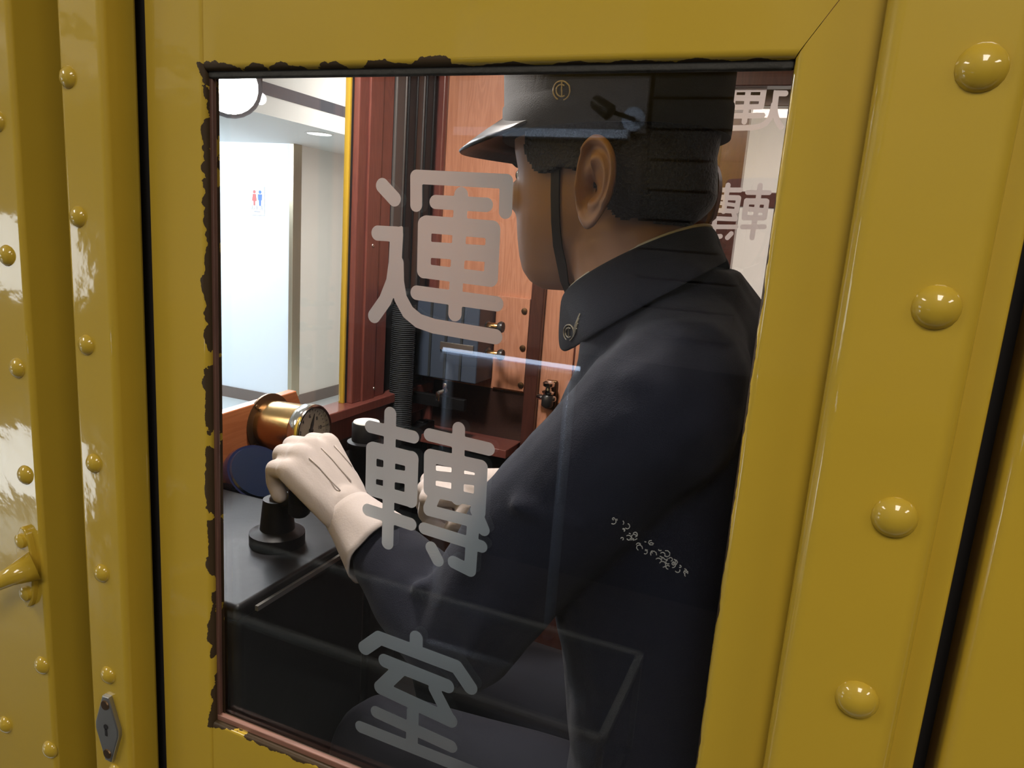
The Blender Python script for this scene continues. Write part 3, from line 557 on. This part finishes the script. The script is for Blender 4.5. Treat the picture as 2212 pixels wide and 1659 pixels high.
# brake valve: black cylinder with a pale cap standing for its lit top
bv = P(792, 912, X=-.72); bt = thing('brake_valve', 'black cylindrical brake valve with its lit top coloured pale beside the near hand', 'valve', (bv.x, bv.y, .9))
turned('body', (bv.x, bv.y, 1.0), (0, 0, 1), [(0, 0), (0, .03), (bv.z-1.0-.05, .030), (bv.z-1.0-.045, .034), (bv.z-1.0-.036, .034), (bv.z-1.0-.034, .026), (bv.z-1.0-.002, .026), (bv.z-1.0, .024), (bv.z-1.0, 0)], 'black_metal', bt); turned('cap', (bv.x, bv.y, bv.z), (0, 0, 1), [(0, 0), (0, .024), (.002, .023), (.0025, 0)], 'lit_valve_top', bt)
box('pedestal', bv.x-.05, bv.x+.05, bv.y-.05, bv.y+.05, CF, 1.0, 'black_metal', bt, .008)
# dark side desk with rails at the front wall, blue switch cabinet in the far corner
sd = thing('equipment_rack', 'dark steel equipment rack with rails under the front wall', 'rack', (-.90, .85, CF))
for z in (.95, 1.115): box('rail', -.925, -.895, .60, 1.17, z, z+.03, 'black_metal', sd, .003)
for y in (.63, .88, 1.13): box('upright', -.925, -.90, y-.015, y+.015, CF, 1.15, 'black_metal', sd, .003)
for i in range(5): box('slat', -.94, -.928, .64+i*.105, .72+i*.105, .5, 1.11, 'dark_steel' if i % 2 else 'dark_wall', sd, .002)
bc = thing('switch_cabinet', 'blue grey switch cabinet with brass plungers in the far corner', 'cabinet', (-.84, 1.13, 1.2)); c0 = P(880, 700, Y=1.10).x; c1 = -.75
box('body', -.925, c1, 1.10, 1.198, 1.275, 1.475, 'blue_cabinet', bc, .004)
for i in range(1, 4): x = -.925+(c1+.925)*i/4; box('batten', x-.003, x+.003, 1.096, 1.10, 1.28, 1.47, 'duct', bc)
box('nameplate', P(950, 758, Y=1.095).x, P(1022, 758, Y=1.095).x, 1.094, 1.10, 1.352, 1.372, 'steel', bc, .001)
for v in (703, 762): q = P(1052, v, Y=1.06); rod('plunger', q, q+Vector((.035, 0, 0)), .008, 'brass', bc); turned('plunger_knob', q+Vector((.03, 0, 0)), (1, 0, 0), [(0, 0), (0, .011), (.006, .014), (.012, .012), (.014, 0)], 'dark_steel', bc); rod('plunger_stem', q, q+Vector((-.02, .05, 0)), .006, 'dark_steel', bc)
cr_ = box('clip_rail', -.925, c1-.02, 1.085, 1.10, 1.205, 1.235, 'black_metal', bc, .002)
wn = P(958, 845, Y=1.07); wg = thing('wing_nut', 'small shiny steel wing nut on the dark rack', 'fastener', wn); rod('stud', (wn.x, 1.085, wn.z), (wn.x, 1.045, wn.z), .005, 'steel', wg, 10)
for s in (-1, 1): boxc('wing', wn+Vector((s*.009, -.012, s*.012)), (Vector((1, 0, 0)), Vector((0, 1, 0)), Vector((0, 0, 1))), (.005, .003, .012), 'chrome', wg, .002)
# ceiling lamp of the cab
cl = thing('cab_lamp', 'round warm ceiling lamp inside the cab', 'lamp', (-.70, .40, 2.32)); turned('base', (-.70, .40, 2.32), (0, 0, -1), [(0, 0), (0, .10), (.012, .10), (.016, .09), (.016, 0)], 'brass', cl); turned('globe', (-.70, .40, 2.304), (0, 0, -1), [(0, .085), (.02, .082), (.045, .06), (.058, .03), (.06, 0)], 'cab_lamp', cl)
lp = bpy.data.lights.new('cab_lamp_light', 'AREA'); lp.shape = 'DISK'; lp.size = .16; lp.energy = 17; lp.color = (1, .91, .83); lo = bpy.data.objects.new('cab_lamp_light', lp); COL.objects.link(lo); lo.location = (-.70, .40, 2.235)
# driver's stool
st = thing('driver_stool', 'dark round stool under the seated person', 'stool', (-.04, .28, CF)); turned('seat', (-.04, .28, .83), (0, 0, 1), [(0, 0), (0, .16), (.02, .175), (.045, .17), (.055, .14), (.06, 0)], 'red_seat', st, 32); rod('column', (-.04, .28, CF+.02), (-.04, .28, .83), .03, 'black_metal', st); turned('foot', (-.04, .28, CF), (0, 0, 1), [(0, 0), (0, .16), (.012, .155), (.025, .04), (.025, 0)], 'black_metal', st)
# ================================================================== PERSON
pe = thing('person', 'seated person in navy uniform, peaked cap and white gloves, facing left', 'person', (-.04, .27, CF))
PSI = math.radians(25); HS = 1.06
Fh = Vector((-math.cos(PSI), math.sin(PSI), -.05)).normalized(); Lh = Vector((-math.sin(PSI), -math.cos(PSI), 0)); Uh = -Fh.cross(Lh) if (-Fh.cross(Lh)).z > 0 else Fh.cross(Lh)
H0 = Vector((-.213, .257, 1.598))
def H(f, l, u): return H0+(Fh*f+Lh*l+Uh*u)*HS
SEC = [(-.004, .078, .045, .012), (.004, .090, .012, .030), (.016, .097, -.008, .041), (.032, .098, -.026, .050), (.050, .0985, -.062, .0590), (.070, .0980, -.080, .0650), (.090, .0960, -.091, .0690), (.112, .0925, -.096, .0720), (.135, .0985, -.0995, .0750), (.160, .0990, -.1015, .0765), (.185, .090, -.098, .0735), (.207, .070, -.085, .062), (.222, .040, -.058, .042), (.230, .010, -.025, .018)]
def headring(u, fr, bk, wd, n=40, grow=0):
    r = []; c = fr-.090 if fr > .06 else (fr+bk)/2; c = (fr+bk)/2+.006
    for i in range(n):
        q = 2*math.pi*i/n; ca, sa = math.cos(q), math.sin(q); a = (fr-c if ca > 0 else c-bk)+grow; e = .80 if ca > 0 else .95
        r.append(H(c+a*math.copysign(abs(ca)**e, ca), (wd+grow)*math.copysign(abs(sa)**e, sa), u))
    return r
bm = bmesh.new(); loft(bm, [headring(*s) for s in SEC])
capsule(bm, H(-.028, 0, .055), Vector((-.155, .262, 1.52)), .060, .066)                            # neck
capsule(bm, H(.094, 0, .112), H(.109, 0, .078), .008, .010); ellip(bm, H(.100, .011, .074), (Fh, Lh, Uh), (.012, .008, .008), 2); ellip(bm, H(.100, -.011, .074), (Fh, Lh, Uh), (.012, .008, .008), 2)
ellip(bm, H(.096, 0, .0520), (Fh, Lh, Uh), (.010, .022, .005), 2); ellip(bm, H(.095, 0, .0425), (Fh, Lh, Uh), (.010, .019, .006), 2); ellip(bm, H(.092, 0, .016), (Fh, Lh, Uh), (.011, .018, .014), 2)
for s in (1, -1):
    ellip(bm, H(.068, s*.044, .090), (Fh, Lh, Uh), (.026, .020, .022), 2); capsule(bm, H(.086, s*.020, .133), H(.066, s*.052, .135), .012, .010)
EC = {s: H(-.050, s*(.0735 if s > 0 else .066), .094) for s in (1, -1)}
def ears(b2):
    for s in (1, -1):
        out = (Lh*s*.93-Fh*.36).normalized(); e1 = (-Fh*.93-Lh*s*.36).normalized(); up = (Uh*.995-Fh*.05).normalized(); NR, NT = 14, 44; grid = []
        for side in (0, 1):
            rows = []
            for i in range(NR+1):
                r = i/NR; row = []
                for j in range(NT):
                    t = 2*math.pi*j/NT; c_, s_2 = math.cos(t), math.sin(t); wv = .0225 if c_ > 0 else .0165; wv *= 1+.12*s_2; hh = .0385 if s_2 > 0 else .0400
                    x = r*c_*wv*(1 if s_2 > -.4 else 1-.35*(-s_2-.4)); z = r*s_2*hh
                    rim = math.exp(-((r-.90)/.10)**2)*(.0100 if s_2 > -.55 else .003)*(1 if c_ > -.75 else .5)
                    anti = math.exp(-((math.hypot((x-.004)/.013, (z+.000)/.024)-.80)/.24)**2)*(.0075 if c_ > -.2 else .0015)
                    con = -.014*math.exp(-((x+.003)**2/.00005+(z+.006)**2/.00013)); lobe = .004*math.exp(-((z+.030)**2/.00012))
                    h = .007+(x+.012)*.20+rim+anti+con+lobe+.004*math.exp(-((x+.0135)**2/.00002+(z+.006)**2/.00003))
                    if side: h = h-.0045-.004*(1-r)-rim*.6; x *= .96; z *= .97
                    row.append(b2.verts.new(EC[s]+(e1*x+up*z+out*h)*HS))
                rows.append(row)
            for i in range(NR):
                for j in range(NT):
                    q = (rows[i][j], rows[i][(j+1) % NT], rows[i+1][(j+1) % NT], rows[i+1][j])
                    try: b2.faces.new(q if (side == 0) == (s == 1) else q[::-1])
                    except ValueError: pass
            grid.append(rows)
        for j in range(NT):
            try: b2.faces.new((grid[0][NR][j], grid[0][NR][(j+1) % NT], grid[1][NR][(j+1) % NT], grid[1][NR][j]))
            except ValueError: pass
    bmesh.ops.remove_doubles(b2, verts=b2.verts, dist=1e-6)
body = fuse(bm, 'body', 'skin', pe, .0030, 6, .5, ears)
dgx = bpy.context.evaluated_depsgraph_get()
bb = bmesh.new(); bb.from_mesh(body.data); HT = BVHTree.FromBMesh(bb); bb.free()
def hit(u, v, tree=None):
    d = Vector(ray(u, v)).normalized(); r = (tree or HT).ray_cast(Vector(CAM), d); return r[0], r[1]
# eyes, lashes, brows, lips
for s in (1, -1):
    bm = bmesh.new(); ellip(bm, H(.083, s*.031, .113), (Fh, Lh, Uh), (.0125, .0125, .0115), 3); ey = fin(bm, 'eye', 'eye_white', pe, True)
    bm = bmesh.new(); d = (Fh+Lh*s*.15).normalized(); lathe(bm, H(.083, s*.031, .113)+d*.0120*HS, d, [(0, 0), (0, .0055), (.0012, .004), (.0016, 0)], 16); fin(bm, 'iris', 'hair', ey)
    bm = bmesh.new()
    for i in range(22):
        t = i/21; a = H(.088-.016*t**2, s*(.020+.030*t), .1205-.004*(2*t-1)**2); d = (Fh*1.0+Lh*s*(.15+.9*t)+Uh*.25).normalized(); tubem(bm, [a, a+d*.006+Uh*.0005, a+d*.0105+Uh*.0030], [.0007, .0006, .0002], 4)
    tubem(bm, [H(.088-.016*(i/8)**2, s*(.020+.030*i/8), .1205-.004*(2*i/8-1)**2) for i in range(9)], .0014, 6); fin(bm, 'eyelashes', 'hair', pe)
    bm = bmesh.new(); tubem(bm, [H(.104-.028*(i/8)**1.6, s*(.012+.042*i/8), .1385+.004*math.sin(math.pi*i/8)) for i in range(9)], [.002+.002*math.sin(math.pi*i/8) for i in range(9)], 6); fin(bm, 'eyebrow', 'hair', pe, True)
bm = bmesh.new()
for u, r in ((.0525, .0034), (.0435, .0042)): tubem(bm, [H(.1055-.010*(abs(i-4)/4)**2, (i-4)*.0048, u) for i in range(9)], [r*(1-.8*(abs(i-4)/4)**2) for i in range(9)], 8)
fin(bm, 'lips', 'lip', pe, True)
# hair: a thick shell over the back and sides
HR = [(u, f, b, wd) for u, f, b, wd in SEC if u >= .030]; HR2 = []
for A, Bq in zip(HR, HR[1:]):
    for k in range(10): HR2.append(tuple(A[i]+(Bq[i]-A[i])*k/10 for i in range(4)))
HR2.append(HR[-1])
def keep(f, l, u):
    j = .003*noise.noise(Vector((f*90, l*90, u*90)))+.002*noise.noise(Vector((f*600, l*600, u*200)))
    if f < -.060: return u+j > .066+(f+.060)*.15
    if f < -.036: return u+j > .066+(f+.060)*2.2
    if f < .034: return u+j > .108+max(0, (f-.020))*1.2
    return u+j > .149
bm = bmesh.new(); vs = []; nn = 260
for u, fr, bk, wd in HR2:
    gw = .0095*min(1, max(.15, (u-.045)/.035)); lw_ = max(0, min(1, (.125-u)/.04)); vs.append([bm.verts.new(p) for p in headring(u, fr, bk-.013*lw_*min(1, max(0, (u-.045)/.03)), wd+.003*lw_, nn, gw)])
def loc(p): q = p-H0; return q.dot(Fh)/HS, q.dot(Lh)/HS, q.dot(Uh)/HS
for A, Bq in zip(vs, vs[1:]):
    for i in range(nn):
        q = (A[i], A[(i+1) % nn], Bq[(i+1) % nn], Bq[i]); c = (q[0].co+q[2].co)/2
        if keep(*loc(c)): bm.faces.new(q)
bmesh.ops.delete(bm, geom=[v for v in bm.verts if not v.link_faces], context='VERTS')
ha = fin(bm, 'hair', 'hair', pe, True); so = ha.modifiers.new('t', 'SOLIDIFY'); so.thickness = .009; so.offset = -1
# cap: tall crown, band, visor, emblem
CA, CB = .1155, .099
def capring(u, ga=0, tilt=.0, n=64, sx=1.0): return [H((CA+ga)*math.cos(2*math.pi*i/n)*sx-.002, (CB+ga)*math.sin(2*math.pi*i/n), u+tilt*math.cos(2*math.pi*i/n)) for i in range(n)]
bm = bmesh.new(); loft(bm, [capring(.1440, -.006), capring(.1425), capring(.150, .0006), capring(.171, .0010), capring(.1725, -.0005), capring(.20, .0005), capring(.235, .003), capring(.262, .002), capring(.270, -.004), capring(.272, -.03), capring(.272, -.08)]); cap = fin(bm, 'cap', 'cap_cloth', pe, auto=50)
bm = bmesh.new(); rt, rb_ = [], []
NV = 40; vt = [[], [], [], []]
for i in range(NV+1):
    q = math.radians(-82+164*i/NV); e = math.cos(q*90/82)**.6 if abs(q) < math.radians(82) else 0
    for k, t in enumerate((0, .35, .7, 1)):
        ex = .060*e*t; f = (CA+.0005)*math.cos(q)-.002+ex*math.cos(q*.55); l = (CB+.0005)*math.sin(q)+ex*math.sin(q*.55); u = .174-.030*t*e-.006*t*t*e-.026*math.sin(q)**2
        vt[k].append(bm.verts.new(H(f, l, u)))
for k in range(3):
    for i in range(NV): bm.faces.new((vt[k][i], vt[k][i+1], vt[k+1][i+1], vt[k+1][i]))
vi = fin(bm, 'visor', 'patent', cap, True); so = vi.modifiers.new('t', 'SOLIDIFY'); so.thickness = .0028; so.offset = 0
bb = bmesh.new(); bb.from_mesh(cap.data); CT_ = BVHTree.FromBMesh(bb); bb.free()
def emblem(name, u0, v0, ru, rv, tree, m, parent, wing=False, ang=0):
    bm = bmesh.new()
    def at(a, b):
        c, s = math.cos(ang), math.sin(ang); p, n = hit(u0+(a*c-b*s)*ru, v0+(a*s+b*c)*rv, tree); return None if p is None else p+(n if n.dot(Vector(ray(u0, v0))) < 0 else -n)*.0008
    def line(pl, r=.0007):
        q = [x for x in (at(*p) for p in pl) if x is not None]
        if len(q) > 1: tubem(bm, q, r, 5)
    line([(math.cos(t), math.sin(t)) for t in (2*math.pi*i/28+2 for i in range(26))]); line([(.62*math.cos(t), .62*math.sin(t)) for t in (math.radians(55+250*i/18) for i in range(19))]); line([(.02, -.95), (.02, -.4), (.02, .2), (.02, .6)])
    if wing:
        for k in range(4): line([(.95, .55-.3*k), (1.25+.08*k, .1-.45*k), (1.55+.22*k, -.5-.62*k)])
    return fin(bm, name, m, parent)
emblem('emblem', 1214, 196, 18, 21, CT_, 'gold_thread', cap)
# chin strap over the near cheek and its mirror on the far side
sp = [(1205, 300), (1203, 360), (1202, 420), (1203, 480), (1207, 530), (1215, 570)]; hs = [hit(*p) for p in sp]; hs = [(p, n) for p, n in hs if p is not None]
pts_n = [p+n*.001 for p, n in hs]; nr_n = [n for p, n in hs]
last = pts_n[-1]; lf, ll, lu = loc(last)
under = [H(lf+.004, ll*.78, lu-.016), H(lf+.006, ll*.4, -.014), H(lf+.006, 0, -.017)]
top = hs[0][0]+Vector((0, 0, .03)); pts_a = [top]+pts_n+under; nr_a = [nr_n[0]]+nr_n+[(Lh*.6-Uh*.8).normalized(), (Lh*.3-Uh).normalized(), -Uh]
ribbon('chin_strap', pts_a, nr_a, .0105, .0018, 'strap', cap)
mir = lambda p: p-Lh*2*(p-H0).dot(Lh)
ribbon('chin_strap', [mir(p) for p in pts_a], [n-Lh*2*n.dot(Lh) for n in nr_a], .0105, .0018, 'strap', cap)
# ---- hands first: their joints also give the sleeve ends
def make_glove(wr_, kn, palm_n, curl, tag_, thumb_side, stitch=True):
    # wr_: wrist centre, kn: four knuckles from little finger to index, palm_n: direction out of the back of the hand
    kn = [Vector(k) for k in kn]; mid = (kn[0]+kn[3])/2; fw_ = (mid-wr_).normalized(); ac = (kn[3]-kn[0]).normalized(); up = palm_n-fw_*palm_n.dot(fw_); up.normalize()
    bm = bmesh.new(); rad = [.0115, .0130, .0135, .0130]; ln = [(.030, .022, .018), (.038, .026, .020), (.042, .028, .021), (.038, .026, .020)]; tips = []
    for i, k in enumerate(kn):
        base = wr_+ac*(i-1.5)*.0125+fw_*.008; capsule(bm, base, k, .0155, rad[i]+.0025); p = k
        for sgi, L in enumerate(ln[i]):
            an = math.radians(curl[sgi]); d = (fw_*math.cos(an)-up*math.sin(an)+ac*(i-1.5)*.03).normalized(); q = p+d*L; capsule(bm, p, q, rad[i]*(1-.05*sgi), rad[i]*(1-.05*(sgi+1))); p = q
        tips.append(p)
    for i in range(3): capsule(bm, wr_.lerp(mid, .25)+ac*(i-1)*.016, (kn[i]+kn[i+1])/2-fw_*.006, .0165, .0140)
    tb = wr_+ac*.026*thumb_side+fw_*.022-up*.010; t1_ = tb+(fw_*.8+ac*.55*thumb_side-up*.45).normalized()*.034; t2_ = t1_+(fw_*.9-up*.55).normalized()*.028; t3_ = t2_+(fw_*.5-ac*.3*thumb_side-up*.8).normalized()*.022
    capsule(bm, wr_+fw_*.01-up*.004, tb, .018, .0175); capsule(bm, tb, t1_, .0175, .0145); capsule(bm, t1_, t2_, .0140, .0125); capsule(bm, t2_, t3_, .0122, .0108)
    capsule(bm, wr_-fw_*.012, wr_+fw_*.012, .0265, .0265)
    g = fuse(bm, 'glove', 'glove', pe, .0028, 5, .5); g['label'] = tag_
    return g, fw_, ac, up, mid
Wn = P(758, 1112, Y=.172); kn = [P(622, 1016, Y=.145), P(645, 985, Y=.165), P(668, 968, Y=.187), P(706, 960, Y=.212)]
gl, fwn, acn, upn, midn = make_glove(Wn, kn, Vector((.25, -.35, .9)), (52, 110, 150), 'white glove of the near hand', 1)
bb = bmesh.new(); bb.from_mesh(gl.data); GT = BVHTree.FromBMesh(bb); bb.free()
for ln_ in (((668, 989), (690, 1010), (712, 1035), (735, 1060)), ((694, 967), (718, 992), (742, 1020), (758, 1040)), ((722, 962), (742, 985), (760, 1008))):
    q = [hit(u, v, GT) for u, v in ln_]; q = [p+(Vector(CAM)-p).normalized()*.0009 for p, n in q if p is not None]
    if len(q) > 1: tube('seam', q, .0008, 'seam', gl, 6)
def cuff(wr_, d, r0, r1, L, pa, notch=None, ax2=None):
    d = Vector(d).normalized(); d, a, b = frame_of(d); bm = bmesh.new(); n = 40; rows = []
    for k in range(9):
        t = k/8; row = []
        for i in range(n):
            q = 2*math.pi*i/n; wrin = 1+.025*math.sin(q*5+t*3)*t+.02*math.sin(q*9+1)*t; r = (r0+(r1-r0)*t**1.2)*wrin
            row.append(bm.verts.new(wr_+d*(L*t)+(a*math.cos(q)+b*math.sin(q))*r))
        rows.append(row)
    for A, Bq in zip(rows, rows[1:]):
        for i in range(n): bm.faces.new((A[i], A[(i+1) % n], Bq[(i+1) % n], Bq[i]))
    o = fin(bm, 'glove_cuff', 'glove', pa, True); s = o.modifiers.new('t', 'SOLIDIFY'); s.thickness = .002; s.offset = 1; return o, d, a, b
El = P(985, 1372, Y=.115); dn = (El-Wn).normalized(); Ce = Wn+dn*.058
cuff(Wn-dn*.004, dn, .0285, .044, .068, gl)
bm = bmesh.new(); d_, a_, b_ = frame_of(dn); tubem(bm, [Wn+dn*.022+(a_*math.cos(t)+b_*math.sin(t))*.0335 for t in (2*math.pi*i/30 for i in range(30))], .0013, 6, True); fin(bm, 'seam', 'seam', gl, True)
# far hand
Wf = P(1045, 1058, Y=.405); knf = [P(942, 1024, Y=.465), P(928, 1038, Y=.445), P(922, 1056, Y=.425), P(926, 1076, Y=.405)]
gf, fwf, acf, upf, midf = make_glove(Wf, knf, Vector((.1, -.45, .9)), (50, 105, 150), 'white glove of the far hand', 1)
Ef = Vector((-.215, .47, 1.285)); df = (P(1120, 1072, Y=.425)-Wf).normalized(); cf_, _, _, _ = cuff(Wf-df*.004, df, .0285, .041, .050, gf)
bt_ = P(1068, 1060, Y=.352); turned('button', bt_+Vector((0, .012, 0)), -Vector(ray(1068, 1060)), [(0, 0), (0, .0062), (.002, .0060), (.0032, .004), (.0035, 0)], 'glove', gf, 16)
# ---- jacket
PB = math.radians(12); Fb = Vector((-math.cos(PB), math.sin(PB), 0)); Lb = Vector((-math.sin(PB), -math.cos(PB), 0)); Zv = Vector((0, 0, 1))
TS = [(.93, -.050, .278, .125, .178), (1.00, -.050, .278, .132, .182), (1.10, -.060, .278, .122, .168), (1.20, -.075, .275, .122, .168), (1.30, -.088, .272, .130, .176), (1.40, -.100, .270, .134, .180), (1.47, -.106, .268, .122, .184), (1.535, -.110, .266, .092, .168), (1.575, -.124, .264, .084, .138), (1.605, -.138, .263, .080, .100), (1.630, -.150, .262, .074, .078)]
bm = bmesh.new(); rg = []
for z, x, y, a, b in TS: rg.append([Vector((x, y, z))+Fb*a*math.copysign(abs(math.cos(q))**.85, math.cos(q))+Lb*b*math.copysign(abs(math.sin(q))**.85, math.sin(q)) for q in (2*math.pi*i/40 for i in range(40))])
loft(bm, rg)
Sn = Vector((-.108, .104, 1.512)); Sf = Vector((-.145, .425, 1.515))
def chain(bm, pts, rad, n=6):
    for i in range(len(pts)-1):
        for k in range(n): t0, t1 = k/n, (k+1)/n; capsule(bm, pts[i].lerp(pts[i+1], t0), pts[i].lerp(pts[i+1], t1), rad[i]+(rad[i+1]-rad[i])*t0, rad[i]+(rad[i+1]-rad[i])*t1, 20)
capsule(bm, Vector((-.130, .255, 1.565)), Sn+Vector((.008, .010, .018)), .068, .062); capsule(bm, Vector((-.135, .262, 1.565)), Sf+Vector((0, -.010, .018)), .068, .062)
Mn = Sn.lerp(El, .5)+Vector((-.012, 0, -.002)); cuffn = Wn+dn*.072
chain(bm, [Sn, Mn, El+Vector((.006, 0, 0)), El.lerp(cuffn, .5), cuffn], [.070, .0655, .058, .050, .0405], 3)
cuff_f = Wf+df*.045; chain(bm, [Sf, Sf.lerp(Ef, .5), Ef, Ef.lerp(cuff_f, .5), cuff_f], [.068, .062, .056, .048, .036], 3)
# folds at the elbow and across the chest
for (u0_, v0_, u1_, v1_, y, r) in ((1058, 1196, 1118, 1188, .085, .010), (905, 1270, 1000, 1248, .085, .010), (1000, 1310, 945, 1400, .07, .008), (1060, 1290, 1010, 1420, .055, .008), (1120, 1090, 1250, 1130, .045, .008)):
    capsule(bm, P(u0_, v0_, Y=y), P(u1_, v1_, Y=y), r, r*.8)
def wr_disp(p): return .0035*noise.noise(p*13)+.0016*noise.noise(p*34)
jk = fuse(bm, 'jacket', 'jacket', pe, .0055, 5, .5, None, wr_disp)
# collar: white liner, stand and fall with rounded points
NC = Vector((-.178, .260, 1.620))
def colp(q, rf, rl, z0_, sl): f, l = rf*math.cos(q), rl*math.sin(q); p = NC+Fb*f+Lb*l; return Vector((p.x, p.y, z0_-sl*f))
def colrow(rf, rl, z0_, sl, n=56, gap=14): return [colp(math.radians(gap)+(2*math.pi-2*math.radians(gap))*i/n, rf, rl, z0_, sl) for i in range(n+1)]
ZC = 1.622
rows = [colrow(.0680, .0670, ZC, .60), colrow(.0705, .0700, ZC+.004, .60), colrow(.0735, .0790, ZC-.001, .58), colrow(.0720, .1010, ZC-.022, .54), colrow(.0720, .1240, ZC-.044, .50)]
n = len(rows[0])
# the fall lies on the shoulder: its lower edge runs from the rounded front point round to the nape
bb = bmesh.new(); bb.from_mesh(jk.data); JT = BVHTree.FromBMesh(bb); bb.free(); C0 = Vector(CAM)
def lay(p, off):                                     # keep a collar point just outside the jacket
    d = (p-C0).normalized(); h = JT.ray_cast(C0, d)
    return C0+d*(h[3]-off) if h[0] is not None and h[3]-off < (p-C0).length else p
EDGE = [(14, 1212, 752, .240), (24, 1222, 764, .215), (38, 1250, 750, .190), (62, 1330, 702, .160), (92, 1435, 643, .145), (130, 1520, 597, .170), (165, 1562, 571, .230), (180, 1566, 568, .262)]
def edge_at(q):
    for a, b in zip(EDGE, EDGE[1:]):
        if q <= b[0]: t = (q-a[0])/(b[0]-a[0]); break
    return P(a[1]+(b[1]-a[1])*t, a[2]+(b[2]-a[2])*t, Y=a[3]+(b[3]-a[3])*t)
flip_b = lambda p: p-Lb*2*(p-NC).dot(Lb)
for i in range(n//2+1):
    q = 14+(360-28)*i/(n-1); low = lay(edge_at(min(q, 180)), .006); mid_ = lay(rows[2][i].lerp(low, .5)+Lb*.004, .007)
    for k, p in ((4, low), (3, mid_)): rows[k][i] = p; rows[k][n-1-i] = flip_b(p).lerp(rows[2][n-1-i]-Vector((0, 0, .02)), .45) if i < n//2 else p
bm = bmesh.new(); vs = [[bm.verts.new(p) for p in r] for r in rows]
for A, Bq in zip(vs, vs[1:]):
    for i in range(n-1): bm.faces.new((A[i], A[i+1], Bq[i+1], Bq[i]))
clr = fin(bm, 'collar', 'jacket', jk, True); s = clr.modifiers.new('t', 'SOLIDIFY'); s.thickness = .004; s.offset = 1; sb_ = clr.modifiers.new('s', 'SUBSURF'); sb_.levels = 1; sb_.render_levels = 2
tube('collar_liner', [p+Vector((0, 0, .0028)) for p in colrow(.0695, .0688, ZC+.004, .60)], .0021, 'collar_white', jk, 6)
dgc = bpy.context.evaluated_depsgraph_get(); bb = bmesh.new(); bb.from_mesh(clr.evaluated_get(dgc).to_mesh()); CT2 = BVHTree.FromBMesh(bb); bb.free()
emblem('collar_emblem', 1230, 718, 11, 17, CT2, 'gold_thread', clr, True)
# legs: trousers and shoes
bm = bmesh.new()
for s, yk in ((1, .20), (-1, .40)):
    hp_ = Vector((-.05, .278, .985))+Lb*s*.085; kn_ = Vector((-.425, yk, 1.0)); an_ = Vector((-.35, yk+.01, .52)); chain(bm, [hp_, hp_.lerp(kn_, .5), kn_, kn_.lerp(an_, .5), an_], [.092, .084, .068, .062, .055], 3)
fuse(bm, 'trousers', 'trousers', pe, .008, 4, .5, None, lambda p: .005*noise.noise(p*9))
for s, yk in ((1, .20), (-1, .40)):
    bm = bmesh.new(); capsule(bm, (-.335, yk+.01, .462), (-.455, yk, .452), .042, .032); bbox(bm, -.50, -.29, yk-.038, yk+.042, CF, CF+.02, .008); fuse(bm, 'shoe', 'shoe', pe, .006, 3)
